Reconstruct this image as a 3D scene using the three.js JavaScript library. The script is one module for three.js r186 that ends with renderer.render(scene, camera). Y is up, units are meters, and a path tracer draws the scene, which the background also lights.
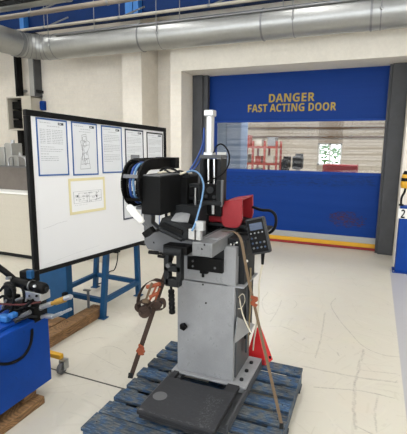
import * as THREE from 'three';
import { RoundedBoxGeometry } from 'three/addons/geometries/RoundedBoxGeometry.js';
import { mergeGeometries } from 'three/addons/utils/BufferGeometryUtils.js';
import { RectAreaLightUniformsLib } from 'three/addons/lights/RectAreaLightUniformsLib.js';
import { FontLoader } from 'three/addons/loaders/FontLoader.js';
import { TextGeometry } from 'three/addons/geometries/TextGeometry.js';

// ------------------------------------------------------------------ camera, sky, light, exposure
RectAreaLightUniformsLib.init();
const scene = new THREE.Scene();
const W = 407, H = 434, FOC = 407;
const D2R = Math.PI / 180;
const CAM = new THREE.Vector3(0, 1.65, 0);
const [pitch, yaw, roll] = [9.88 * D2R, 22.6 * D2R, 0.58 * D2R];
const V = (x, y, z) => new THREE.Vector3(x, y, z);
const fwd = V(-Math.sin(yaw) * Math.cos(pitch), -Math.sin(pitch), -Math.cos(yaw) * Math.cos(pitch));
const right0 = V(Math.cos(yaw), 0, -Math.sin(yaw));
const up0 = new THREE.Vector3().crossVectors(right0, fwd);
const camR = right0.clone().multiplyScalar(Math.cos(roll)).addScaledVector(up0, Math.sin(roll));
const camU = up0.clone().multiplyScalar(Math.cos(roll)).addScaledVector(right0, -Math.sin(roll));
const camera = new THREE.PerspectiveCamera(2 * Math.atan(H / 2 / FOC) / D2R, W / H, 0.05, 100);
camera.position.copy(CAM);
camera.quaternion.setFromRotationMatrix(new THREE.Matrix4().makeBasis(camR, camU, fwd.clone().negate()));
scene.add(camera);
scene.background = new THREE.Color().setRGB(4.2, 4.35, 4.5);             // bright overcast sky, enters through the windows behind the camera and the far window

const renderer = new THREE.WebGLRenderer();
renderer.toneMapping = THREE.LinearToneMapping;
renderer.toneMappingExposure = 1.06;
renderer.shadowMap.enabled = true;
const LAMP = { w: 1.5, d: 0.42, intensity: 17, colour: new THREE.Color().setRGB(1.0, 0.98, 0.945) };

// ------------------------------------------------------------------ helpers
let seed = 12345;
const rnd = () => { seed = (seed * 1664525 + 1013904223) >>> 0; return seed / 4294967296; };
const rr = (a, b) => a + (b - a) * rnd();
const ray = (x, y) => fwd.clone().addScaledVector(camR, (x - W / 2) / FOC).addScaledVector(camU, -(y - H / 2) / FOC);
const onZ = (x, y, z) => { const d = ray(x, y); return CAM.clone().addScaledVector(d, (z - CAM.z) / d.z); };
const onX = (x, y, X) => { const d = ray(x, y); return CAM.clone().addScaledVector(d, (X - CAM.x) / d.x); };
const onY = (x, y, h = 0) => { const d = ray(x, y); return CAM.clone().addScaledVector(d, (h - CAM.y) / d.y); };

const taken = {};
function numbered(name) { const n = taken[name] ?? 0; taken[name] = n + 1; return n ? `${name}_${String(n).padStart(3, '0')}` : name; }
function triplanar(g) {                                                // uv in metres
  if (g.index) g = g.toNonIndexed();
  const p = g.attributes.position, uv = new Float32Array(p.count * 2);
  const a = V(), b = V(), c = V(), n = V();
  for (let i = 0; i < p.count; i += 3) {
    a.fromBufferAttribute(p, i); b.fromBufferAttribute(p, i + 1); c.fromBufferAttribute(p, i + 2);
    n.crossVectors(b.clone().sub(a), c.clone().sub(a));
    const ax = Math.abs(n.x), ay = Math.abs(n.y), az = Math.abs(n.z);
    [a, b, c].forEach((v, k) => {
      const q = ax > ay && ax > az ? [v.z, v.y] : ay > az ? [v.x, v.z] : [v.x, v.y];
      uv[(i + k) * 2] = q[0]; uv[(i + k) * 2 + 1] = q[1];
    });
  }
  g.setAttribute('uv', new THREE.BufferAttribute(uv, 2));
  return g;
}
const basePos = new Map();
function thing(name, label, category, p = V(0, 0, 0), group) {
  const o = new THREE.Group(); o.name = numbered(name); o.position.copy(p); scene.add(o);
  o.userData = { label, category }; if (group) o.userData.group = group;
  basePos.set(o, p.clone());
  return o;
}
function structure(name) { const o = new THREE.Group(); o.name = numbered(name); o.userData = { kind: 'structure' }; scene.add(o); basePos.set(o, V(0, 0, 0)); return o; }
function baseOf(o) { while (o && !basePos.has(o)) o = o.parent; return o ? basePos.get(o) : V(0, 0, 0); }
// geometry (or list) given in world metres becomes ONE mesh under its parent
function part(name, geos, mat, parent, opt = {}) {
  let list = Array.isArray(geos) ? geos : [geos];
  list = list.map(g => {
    g = opt.keepUv ? (g.index ? g.toNonIndexed() : g) : triplanar(g);
    for (const k of Object.keys(g.attributes)) if (!['position', 'normal', 'uv', ...(opt.vc ? ['color'] : [])].includes(k)) g.deleteAttribute(k);
    return g;
  });
  const g = list.length > 1 ? mergeGeometries(list, false) : list[0];
  const b = baseOf(parent); if (!opt.local) g.translate(-b.x, -b.y, -b.z);
  const m = new THREE.Mesh(g, mat); m.name = name; m.castShadow = m.receiveShadow = true;
  if (opt.kind) m.userData.kind = opt.kind;
  if (opt.label) m.userData.label = opt.label;
  parent.add(m); return m;
}
function single(name, geos, mat, label, category, group) {              // a thing that is one mesh
  const m = part(numbered(name), geos, mat, scene, { local: true });
  m.geometry.computeBoundingBox(); const c = m.geometry.boundingBox.getCenter(V()); c.y = m.geometry.boundingBox.min.y;
  m.geometry.translate(-c.x, -c.y, -c.z); m.position.copy(c);
  m.userData = { label, category }; if (group) m.userData.group = group;
  return m;
}
const bx = (x0, x1, y0, y1, z0, z1, r = 0) => {
  const w = Math.abs(x1 - x0), h = Math.abs(y1 - y0), d = Math.abs(z1 - z0);
  const g = r ? new RoundedBoxGeometry(w, h, d, 2, Math.min(r, w / 2.01, h / 2.01, d / 2.01)) : new THREE.BoxGeometry(w, h, d);
  g.translate((x0 + x1) / 2, (y0 + y1) / 2, (z0 + z1) / 2); return g;
};
// front face seen at pixels (x0,y0)-(x1,y1) on the plane z, going back by depth
const pbox = (x0, y0, x1, y1, z, depth, r = 0.004) => {
  const xm = (x0 + x1) / 2, ym = (y0 + y1) / 2;
  const l = onZ(x0, ym, z).x, q = onZ(x1, ym, z).x, t = onZ(xm, y0, z).y, b = onZ(xm, y1, z).y;
  return bx(l, q, b, t, z - depth, z, r);
};
const cyl = (a, b, r0, r1 = r0, seg = 20) => {
  const d = b.clone().sub(a), g = new THREE.CylinderGeometry(r1, r0, d.length(), seg, 1);
  g.applyQuaternion(new THREE.Quaternion().setFromUnitVectors(V(0, 1, 0), d.clone().normalize()));
  const m = a.clone().add(b).multiplyScalar(0.5); g.translate(m.x, m.y, m.z); return g;
};
const lathe = (pts, a, dir, seg = 24) => {                              // profile [radius, along] around an axis from a
  const g = new THREE.LatheGeometry(pts.map(p => new THREE.Vector2(p[0], p[1])), seg);
  g.applyQuaternion(new THREE.Quaternion().setFromUnitVectors(V(0, 1, 0), dir.clone().normalize()));
  g.translate(a.x, a.y, a.z); return g;
};
const tube = (pts, r, seg = 40, rad = 10) => new THREE.TubeGeometry(new THREE.CatmullRomCurve3(pts, false, 'centripetal'), seg, r, rad, false);
const beam = (a, b, w, h, side = V(1, 0, 0), r = 0.002) => {            // rectangular bar from a to b; w along side
  const d = b.clone().sub(a), L = d.length(); d.normalize();
  const n = new THREE.Vector3().crossVectors(d, side).normalize(), s = new THREE.Vector3().crossVectors(d, n).normalize();
  const g = new RoundedBoxGeometry(w, L, h, 1, Math.min(r, w / 2.1, h / 2.1));
  g.applyMatrix4(new THREE.Matrix4().makeBasis(s, d, n));
  const m = a.clone().add(b).multiplyScalar(0.5); g.translate(m.x, m.y, m.z); return g;
};
const ribbon = (pts, w, t, side, seg = 40) => {                          // flat webbing swept along points, w wide along side
  const c = new THREE.CatmullRomCurve3(pts, false, 'centripetal'), ps = c.getPoints(seg), pos = [], idx = [];
  ps.forEach((p, i) => {
    const tan = c.getTangent(i / seg), sd = side.clone().addScaledVector(tan, -side.dot(tan)).normalize(), n = new THREE.Vector3().crossVectors(tan, sd);
    for (const [u, v] of [[-1, -1], [1, -1], [1, 1], [-1, 1]]) { const q = p.clone().addScaledVector(sd, u * w / 2).addScaledVector(n, v * t / 2); pos.push(q.x, q.y, q.z); }
    if (i) { const o = (i - 1) * 4; for (let k = 0; k < 4; k++) { const a = o + k, b = o + (k + 1) % 4; idx.push(a, b, a + 4, b, b + 4, a + 4); } }
  });
  const e = (ps.length - 1) * 4; idx.push(0, 2, 1, 0, 3, 2, e, e + 1, e + 2, e, e + 2, e + 3);
  let g = new THREE.BufferGeometry(); g.setAttribute('position', new THREE.Float32BufferAttribute(pos, 3)); g.setIndex(idx);
  g = g.toNonIndexed(); g.computeVertexNormals(); return g;
};
const prism = (pts, dir) => {                                            // polygon of 3-D points (planar) pushed along dir
  const n = pts.length, pos = [], P = p => pos.push(p.x, p.y, p.z);
  const q = pts.map(p => p.clone().add(dir));
  const nn = new THREE.Vector3().crossVectors(pts[1].clone().sub(pts[0]), pts[2].clone().sub(pts[0]));
  const flip = nn.dot(dir) > 0;
  const tri = (a, b, c) => flip ? (P(a), P(c), P(b)) : (P(a), P(b), P(c));
  const ax = Math.abs(nn.x), ay = Math.abs(nn.y), az = Math.abs(nn.z);
  const two = pts.map(p => ax > ay && ax > az ? new THREE.Vector2(p.y, p.z) : ay > az ? new THREE.Vector2(p.z, p.x) : new THREE.Vector2(p.x, p.y));
  const faces = THREE.ShapeUtils.triangulateShape(two, []);
  for (const [a, b, c] of faces) {
    const m = new THREE.Vector3().crossVectors(pts[b].clone().sub(pts[a]), pts[c].clone().sub(pts[a]));
    if (m.dot(dir) > 0) { P(pts[a]); P(pts[c]); P(pts[b]); P(q[a]); P(q[b]); P(q[c]); }
    else { P(pts[a]); P(pts[b]); P(pts[c]); P(q[a]); P(q[c]); P(q[b]); }
  }
  for (let i = 0; i < n; i++) { const j = (i + 1) % n; tri(pts[i], q[i], pts[j]); tri(pts[j], q[i], q[j]); }
  const g = new THREE.BufferGeometry(); g.setAttribute('position', new THREE.Float32BufferAttribute(pos, 3)); g.computeVertexNormals(); return g;
};
const bolt = (c, dir, r = 0.008, h = 0.007) => cyl(c, c.clone().addScaledVector(dir, h), r, r, 6);

// ------------------------------------------------------------------ textures (grain only)
function noiseGrid(n, s) {                                               // tileable value noise
  const g = new Float32Array(s * s); for (let i = 0; i < s * s; i++) g[i] = rnd();
  const out = new Float32Array(n * n), f = s / n, sm = t => t * t * (3 - 2 * t);
  for (let y = 0; y < n; y++) for (let x = 0; x < n; x++) {
    const X = x * f, Y = y * f, x0 = Math.floor(X) % s, y0 = Math.floor(Y) % s, x1 = (x0 + 1) % s, y1 = (y0 + 1) % s, u = sm(X - Math.floor(X)), v = sm(Y - Math.floor(Y));
    out[y * n + x] = (g[y0 * s + x0] * (1 - u) + g[y0 * s + x1] * u) * (1 - v) + (g[y1 * s + x0] * (1 - u) + g[y1 * s + x1] * u) * v;
  }
  return out;
}
function dataTex(n, fn, srgb, rep = 1) {
  const d = new Uint8Array(n * n * 4);
  for (let y = 0; y < n; y++) for (let x = 0; x < n; x++) { const c = fn(x, y, y * n + x), o = (y * n + x) * 4; d[o] = c[0]; d[o + 1] = c[1]; d[o + 2] = c[2]; d[o + 3] = 255; }
  const t = new THREE.DataTexture(d, n, n); t.wrapS = t.wrapT = THREE.RepeatWrapping; t.magFilter = THREE.LinearFilter; t.minFilter = THREE.LinearMipmapLinearFilter; t.generateMipmaps = true;
  if (srgb) t.colorSpace = THREE.SRGBColorSpace; t.repeat.set(rep, rep); t.needsUpdate = true; return t;
}
const N = 256, n4 = noiseGrid(N, 4), n16 = noiseGrid(N, 16), n64 = noiseGrid(N, 64), n128 = noiseGrid(N, 128);
const cl = v => Math.max(0, Math.min(255, v));
const grimeMap = dataTex(N, (x, y, i) => { const v = 245 + 6 * (n4[i] - .5) + 5 * (n16[i] - .5) + 5 * (n64[i] - .5) + 5 * (n128[i] - .5); return [cl(v), cl(v), cl(v - 1)]; }, true, .45);
const fineMap = dataTex(N, (x, y, i) => { const v = 240 + 8 * (n16[i] - .5) + 10 * (n64[i] - .5) + 8 * (n128[i] - .5); return [cl(v), cl(v), cl(v)]; }, true, 6);
const roughMap = dataTex(N, (x, y, i) => { const v = 205 + 50 * (n4[i] - .5) + 40 * (n16[i] - .5) + 12 * (n64[i] - .5); return [cl(v), cl(v), cl(v)]; }, false, .7);
const wearMap = dataTex(N, (x, y, i) => {                                // painted metal with chips and smears
  const w = n16[i] * .5 + n64[i] * .3 + n128[i] * .2, k = w > .76 ? -18 : 0, v = 236 + 18 * (n4[i] - .5) + 12 * (n16[i] - .5) + 7 * (n128[i] - .5) + k; return [cl(v), cl(v), cl(v)];
}, true, 1.6);
const woodMap = dataTex(N, (x, y, i) => {                                // grain along u
  const g = n4[i] * 6 + y / 256 * 22, r = Math.abs(Math.sin(g * Math.PI)), s = n128[(y * N + ((x >> 3) % N))], v = 150 + 60 * r + 60 * (s - .5) + 40 * (n16[i] - .5);
  return [cl(v), cl(v * .96), cl(v * .9)];
}, true, 2);
const bluewoodMap = dataTex(N, (x, y, i) => {                            // weathered blue paint worn to grey timber
  const s = n128[y * N + (x >> 3)], w = n16[i] * .45 + n64[y * N + (x >> 1)] * .3 + s * .25, t = Math.max(0, Math.min(1, (w - .34) / .34)), k = .75 + .5 * (s - .5) + .3 * (n4[i] - .5);
  const a = [48, 88, 132], b = [110, 114, 116]; return [0, 1, 2].map(q => cl((a[q] * (1 - t) + b[q] * t) * k));
}, true, 2.2);
const darkblueMap = dataTex(N, (x, y, i) => {
  const s = n128[y * N + (x >> 3)], w = n16[i] * .5 + n64[y * N + (x >> 1)] * .25 + s * .25, t = Math.max(0, Math.min(1, (w - .3) / .34)), k = .8 + .5 * (s - .5) + .3 * (n4[i] - .5);
  const a = [44, 76, 112], b = [92, 96, 98]; return [0, 1, 2].map(q => cl((a[q] * (1 - t) + b[q] * t) * k));
}, true, 2.2);
const weave = dataTex(64, (x, y) => { const v = ((x >> 2) + (y >> 2)) % 2 ? 200 : 150; return [v, v, v]; }, false, 40);

const dull = (c, rough, extra = {}) => new THREE.MeshPhysicalMaterial({ color: new THREE.Color(c), roughness: rough, specularIntensity: .3, ...extra });
function std(c, rough = 0.6, metal = 0, extra = {}) {
  const m = new THREE.MeshStandardMaterial({ color: new THREE.Color(c), roughness: rough, metalness: metal, ...extra }); return m;
}
const M = {
  plaster: std('#f1ece2', .85, 0, { map: grimeMap }),
  brick: std('#f3ede3', .62, 0, { map: grimeMap, vertexColors: true }),
  mortar: std('#e6dfd3', .9),
  brickTan: std('#e4d9c9', .7, 0, { map: grimeMap, vertexColors: true }),
  mortarDark: std('#ad9f8f', .9),
  ceiling: std('#b9bcc0', .9),
  jamb: std('#505256', .75, 0, { map: wearMap }),
  jambDark: std('#1d1f23', .6),
  curtain: new THREE.MeshPhysicalMaterial({ color: '#ffffff', roughness: .55, specularIntensity: .35 }),
  blueSteel: new THREE.MeshPhysicalMaterial({ color: new THREE.Color('#0c429a'), roughness: .5, specularIntensity: .4, map: wearMap }),
  trestle: new THREE.MeshPhysicalMaterial({ color: new THREE.Color('#1a4f7b'), roughness: .55, specularIntensity: .5, map: wearMap }),
  tank: new THREE.MeshPhysicalMaterial({ color: new THREE.Color('#0a439c'), roughness: .5, specularIntensity: .4, map: wearMap }),
  beamBlue: dull('#0a2f66', .6, { map: wearMap }),
  galv: std('#b4b6b6', .38, .85, { map: grimeMap }),
  galvDark: std('#97999b', .45, .8, { map: fineMap }),
  pipe: std('#9a9085', .5, .1, { map: fineMap }),
  pipePale: std('#bdb6a9', .5, .05, { map: fineMap }),
  machine: std('#9d9fa2', .5, .1, { map: wearMap }),
  machineDark: std('#505255', .5, .1, { map: wearMap }),
  casting: std('#6b6d70', .5, .2, { map: wearMap }),
  graphite: dull('#27292b', .55, { map: wearMap }),
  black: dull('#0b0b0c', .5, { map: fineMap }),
  blackBox: dull('#0f1011', .65, { map: fineMap }),
  rubber: dull('#0d0d0e', .7),
  barGrey: std('#a5a7a8', .45, .3),
  steel: std('#b9bbbd', .28, .9, { map: fineMap }),
  chrome: std('#d8dadb', .16, 1),
  alu: std('#d4d7da', .3, .75, { map: fineMap }),
  platform: dull('#333437', .6, { map: wearMap }),
  worn: std('#6f7072', .5, .4, { map: wearMap }),
  red: std('#9c1f28', .42, 0, { map: fineMap }),
  redCone: std('#c81e22', .45),
  strap: std('#6c5a45', .85, 0, { bumpMap: weave, bumpScale: .0008, map: fineMap }),
  strapDark: std('#43332a', .85, 0, { bumpMap: weave, bumpScale: .0008, map: fineMap }),
  orange: std('#94492a', .7, 0, { map: fineMap }),
  hoseBlue: std('#5d84ab', .4),
  hoseNavy: std('#153f86', .4),
  cableCream: std('#cfc8b4', .6),
  white: std('#eeeeea', .45),
  board: new THREE.MeshPhysicalMaterial({ color: new THREE.Color('#e9ebee'), roughness: .28, clearcoat: .4, clearcoatRoughness: .15 }),
  boardFrame: dull('#0f1012', .45),
  cream: std('#d0cabc', .6, 0, { map: fineMap }),
  tray: std('#77706a', .55, .3, { map: wearMap }),
  wood: std('#a98660', .8, 0, { map: woodMap, bumpMap: woodMap, bumpScale: .002 }),
  woodDark: std('#8f6f50', .82, 0, { map: woodMap, bumpMap: woodMap, bumpScale: .002 }),
  palletBlue: std('#ffffff', .75, 0, { map: bluewoodMap, bumpMap: bluewoodMap, bumpScale: .003 }),
  palletGrey: std('#ffffff', .78, 0, { map: darkblueMap, bumpMap: darkblueMap, bumpScale: .003 }),
  yellow: std('#d6a224', .45),
  brass: std('#b28c40', .4, .4),
  greyPlastic: std('#8c8f92', .5),
  tyre: std('#5a5b5d', .6),
  screen: std('#3b4a63', .25),
  letter: std('#ab9438', .65),
  notice: std('#d9dcdc', .7),
};

// ------------------------------------------------------------------ floor with its marks
const FX0 = -5, FX1 = 2.5, FZ0 = -7.6, FZ1 = -0.1;                         // 7.5 x 7.5 m of floor drawn in one texture
function floorTexture() {
  const S = 2048, cv = document.createElement('canvas'); cv.width = cv.height = S; const g = cv.getContext('2d');
  g.fillStyle = '#c9c4b7'; g.fillRect(0, 0, S, S);
  const U = p => [(p.x - FX0) / (FX1 - FX0) * S, (p.z - FZ0) / (FZ1 - FZ0) * S];
  for (let i = 0; i < 2600; i++) {                                       // mottled paint
    const x = rnd() * S, y = rnd() * S, r = rr(4, 46); g.globalAlpha = rr(.01, .035); g.fillStyle = rnd() < .5 ? '#b9b2a2' : '#e2ddd0';
    g.beginPath(); g.ellipse(x, y, r, r * rr(.3, 1), rnd() * 3.1, 0, 6.3); g.fill();
  }
  for (let i = 0; i < 1500; i++) { g.globalAlpha = rr(.1, .35); g.fillStyle = '#8a8376'; const s = rr(1, 2.6); g.fillRect(rnd() * S, rnd() * S, s, s); }
  g.lineCap = 'round';
  for (let i = 0; i < 5200; i++) {                                       // short dirty smears rubbed into the paint
    g.globalAlpha = rr(.03, .13); g.strokeStyle = rnd() < .6 ? '#9a9385' : '#dedacd'; g.lineWidth = rr(1, 5); const x = rnd() * S, y = rnd() * S, a = rr(-.5, .9) + (rnd() < .3 ? 1.4 : 0), l = rr(6, 60);
    g.beginPath(); g.moveTo(x, y); g.quadraticCurveTo(x + Math.cos(a) * l * .5 + rr(-6, 6), y + Math.sin(a) * l * .5 + rr(-6, 6), x + Math.cos(a) * l, y + Math.sin(a) * l); g.stroke();
  }
  for (let i = 0; i < 520; i++) {                                        // fine scratches
    g.globalAlpha = rr(.05, .2); g.strokeStyle = '#8d8677'; g.lineWidth = rr(.7, 1.8); const x = rnd() * S, y = rnd() * S, a = rnd() * 6.3, l = rr(15, 110);
    g.beginPath(); g.moveTo(x, y); g.quadraticCurveTo(x + Math.cos(a) * l * .5 + rr(-9, 9), y + Math.sin(a) * l * .5 + rr(-9, 9), x + Math.cos(a) * l, y + Math.sin(a) * l); g.stroke();
  }
  const line = (pts, w, alpha, col = '#6a645c') => {                      // broken, uneven rubber mark
    const c = new THREE.CatmullRomCurve3(pts.map(p => onY(p[0], p[1])), false, 'centripetal'), k = Math.max(2, Math.ceil(c.getLength() / .025)); g.strokeStyle = col;
    for (let i = 0; i < k; i++) { const p = U(c.getPoint(i / k)), q = U(c.getPoint((i + 1.3) / k > 1 ? 1 : (i + 1.3) / k)); for (let r = 0; r < 3; r++) { g.globalAlpha = alpha * rr(.1, .55); g.lineWidth = w * rr(.15, .45); const o = rr(-.3, .3) * w; g.beginPath(); g.moveTo(p[0] + o, p[1] + o * .4); g.lineTo(q[0] + o, q[1] + o * .4); g.stroke(); } }
  };
  // painted walkway beyond the cream floor: a real second colour with a straight edge
  g.globalAlpha = 1; g.fillStyle = '#aaa9ae'; { const x = (0.30 - FX0) / (FX1 - FX0) * S, y = (-5.98 - FZ0) / (FZ1 - FZ0) * S; g.fillRect(x, y, S, S); }
  // tyre and drag marks
  line([[336, 298], [331, 304], [338, 318], [348, 330], [366, 348], [384, 355], [400, 357]], 4, .42);
  line([[325, 312], [323, 326], [320, 342], [315, 358]], 5, .3);
  line([[364, 350], [359, 366], [355, 388], [354, 412], [356, 430]], 9, .24);
  line([[378, 394], [375, 412], [376, 432]], 6, .2);
  line([[302, 366], [330, 372], [362, 378], [396, 382]], 10, .2);
  line([[314, 387], [340, 389], [362, 391], [394, 398]], 5, .42);
  line([[280, 326], [286, 328], [294, 331], [299, 334]], 5, .4);
  line([[302, 340], [305, 338]], 6, .4); line([[337, 352], [339, 356]], 5, .4);
  line([[294, 300], [297, 304], [294, 308]], 3, .35); line([[360, 370], [398, 374]], 4, .3);
  line([[356, 426], [372, 434]], 6, .3); line([[270, 322], [276, 313], [282, 300]], 4, .3);
  line([[268, 292], [262, 302], [268, 314], [276, 312]], 4, .3);
  line([[100, 348], [110, 346], [122, 350], [126, 354]], 3, .35); line([[74, 344], [92, 338], [106, 338]], 3, .35); line([[90, 352], [108, 362], [120, 368]], 3, .25);
  for (let i = 0; i < 60; i++) { const x = rr(285, 400), y = rr(270, 430), l = rr(3, 10); line([[x, y], [x + l * rr(-1, 1), y + l * rr(-.5, .5)]], rr(1, 3), rr(.1, .3)); }
  for (let i = 0; i < 40; i++) { const x = rr(55, 200), y = rr(320, 400), l = rr(3, 12); line([[x, y], [x + l, y + l * rr(-.5, .5)]], rr(1, 3), rr(.1, .25)); }
  const t = new THREE.CanvasTexture(cv); t.colorSpace = THREE.SRGBColorSpace; t.anisotropy = 8; return t;
}
{
  const fl = structure('floor');
  const fm = std('#ffffff', .34, 0, { map: floorTexture() });
  const g = new THREE.PlaneGeometry(FX1 - FX0, FZ1 - FZ0); g.rotateX(-Math.PI / 2); g.translate((FX0 + FX1) / 2, 0, (FZ0 + FZ1) / 2);
  part('painted_concrete', g, fm, fl, { keepUv: true });
  const plain = std('#cbc6b9', .45, 0, { map: grimeMap });
  part('concrete_slab', [bx(-9.7, 6.2, -.2, -.002, -13.2, 4.25)], plain, fl);
  const j = [[61, 371.5], [128, 388.5]].map(p => onY(p[0], p[1]));
  part('joint', bx(-4.6, -1.1, -.001, .0015, j[0].z - .006, j[0].z + .006), std('#4d4a45', .8), fl, { label: 'dark sealant joint in the floor' });
}

// ------------------------------------------------------------------ walls
function brickFace(o, u, v, nrm, wid, hei, out = 0.0022) {                  // courses of bricks proud of the mortar; o origin, u/v directions
  const bl = .23, bh = .076, j = .01, gs = []; let row = 0;
  for (let y = 0; y + bh <= hei + .001; y += bh + j, row++) for (let x = row % 2 ? -bl / 2 - j : 0; x < wid; x += bl + j) {
    const a = Math.max(0, x), b = Math.min(wid, x + bl); if (b - a < .02) continue;
    const k = out + rr(0, .0015), c = .03 * (rnd() - .5);
    const p = [[a, y], [b, y], [b, y + bh], [a, y + bh]].map(q => o.clone().addScaledVector(u, q[0]).addScaledVector(v, q[1]));
    const g = prism(p, nrm.clone().multiplyScalar(k)); const col = new Float32Array(g.attributes.position.count * 3).fill(.96 + c); g.setAttribute('color', new THREE.BufferAttribute(col, 3)); gs.push(g);
  }
  return gs;
}
const X_ = V(1, 0, 0), Y_ = V(0, 1, 0), Z_ = V(0, 0, 1), NX = V(-1, 0, 0), NY = V(0, -1, 0), NZ = V(0, 0, -1);
const paneGlass = new THREE.MeshPhysicalMaterial({ color: '#ffffff', roughness: 0, transmission: 1, thickness: 0 });
const ZF = -6.35, ZB = -6.93, CEIL = 5.8, OPX0 = -3.07, OPX1 = .36, OPY = 2.87;
{
  const wb = structure('wall_back');
  part('masonry', bx(-9.5, OPX0, 0, CEIL, ZB - .25, ZB), M.mortar, wb); part('pilaster', bx(-3.83 - .39, -3.83, 0, CEIL, ZB, ZF), M.mortar, wb); part('door_pier', bx(OPX0 - .2, OPX0, 0, OPY, ZB, ZF), M.mortar, wb); part('masonry', bx(OPX1, 6, 0, CEIL, ZB - .25, ZF), M.mortar, wb);
  part('lintel', [bx(OPX0 - .2, OPX1, OPY, CEIL, ZB - .25, ZF)], M.plaster, wb);
  part('brickwork', [
    ...brickFace(V(-8.9, 0, ZB), X_, Y_, Z_, 8.9 - 4.22, 3.75), ...brickFace(V(-3.83, 0, ZB), X_, Y_, Z_, .56, 3.75),
    ...brickFace(V(-4.22, 0, ZF), X_, Y_, Z_, .39, 3.75), ...brickFace(V(-3.83, 0, ZF), NZ, Y_, X_, .58, 3.75),
    ...brickFace(V(OPX0 - .2, 0, ZF), X_, Y_, Z_, .2, OPY), ...brickFace(V(OPX0, 0, ZF), NZ, Y_, X_, .45, OPY),
    ...brickFace(V(OPX1, 0, ZF), X_, Y_, Z_, 1.6, 3.3)], M.brick, wb, { vc: true, kind: 'stuff' });
  const wl = structure('wall_left'); part('masonry', bx(-9.75, -9.5, 0, CEIL, -7.2, 4.25), M.plaster, wl);
  const wr = structure('wall_right'); part('masonry', bx(6, 6.25, 0, CEIL, -7.2, 4.25), M.plaster, wr);
  const wf = structure('wall_front'), WZ = 4, wy0 = 1.0, wy1 = 4.5, ww = 2.2; const gs = [bx(-9.75, 6.25, 0, wy0, WZ, WZ + .25), bx(-9.75, 6.25, wy1, CEIL, WZ, WZ + .25)]; let px = -9.75;
  for (let i = 0; i < 6; i++) {                                            // row of tall windows behind the camera: daylight on everything that faces it
    const x0 = -9.2 + i * 2.55, x1 = x0 + ww; gs.push(bx(px, x0, wy0, wy1, WZ, WZ + .25)); px = x1;
    const wn = structure(`window_${i + 2}`), c = (x0 + x1) / 2;
    part('frame', [bx(x0, x0 + .06, wy0, wy1, WZ + .08, WZ + .16), bx(x1 - .06, x1, wy0, wy1, WZ + .08, WZ + .16), bx(x0, x1, wy0, wy0 + .06, WZ + .08, WZ + .16), bx(x0, x1, wy1 - .06, wy1, WZ + .08, WZ + .16), bx(c - .03, c + .03, wy0, wy1, WZ + .08, WZ + .16), bx(x0, x1, 2.7, 2.76, WZ + .08, WZ + .16)], M.white, wn);
    for (const [a0, a1] of [[x0 + .06, c - .03], [c + .03, x1 - .06]]) for (const [b0, b1] of [[wy0 + .06, 2.7], [2.76, wy1 - .06]]) part('pane', bx(a0, a1, b0, b1, WZ + .118, WZ + .122), paneGlass, wn);
  }
  gs.push(bx(px, 6.25, wy0, wy1, WZ, WZ + .25)); part('masonry', gs, M.plaster, wf);
  const ce = structure('ceiling'); part('roof_deck', bx(-9.75, 6.25, CEIL, CEIL + .2, -7.2, 4.25), M.ceiling, ce);
}
// lamps on the ceiling of the hall
function lamp(x, z, y, k = 1, grp = 'ceiling light panels of the hall') {
  const o = thing('ceiling_light', 'long rectangular ceiling light panel above the hall floor', 'ceiling light', V(x, y, z), grp);
  part('housing', bx(x - LAMP.d / 2 - .03, x + LAMP.d / 2 + .03, y + .012, y + .09, z - LAMP.w / 2 - .03, z + LAMP.w / 2 + .03, .01), M.white, o);
  const e = std('#ffffff', .5, 0, { emissive: LAMP.colour, emissiveIntensity: 2 });
  part('diffuser', bx(x - LAMP.d / 2, x + LAMP.d / 2, y, y + .012, z - LAMP.w / 2, z + LAMP.w / 2), e, o);
  for (const s of [-1, 1]) part('suspension_rod', cyl(V(x, y + .09, z + s * .5), V(x, grp.includes('hall') ? CEIL : 3.6, z + s * .5), .005), M.steel, o);
  const L = new THREE.RectAreaLight(LAMP.colour, LAMP.intensity * k, LAMP.d, LAMP.w);
  L.position.set(0, -.012, 0); L.lookAt(V(0, -5, 0)); L.castShadow = true; o.add(L); return o;
}
for (const x of [-7.2, -4.2, -1.2, 1.8, 4.6]) for (const z of [-4.6, -1.7, 1.2]) lamp(x, z, 5.3);

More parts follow.
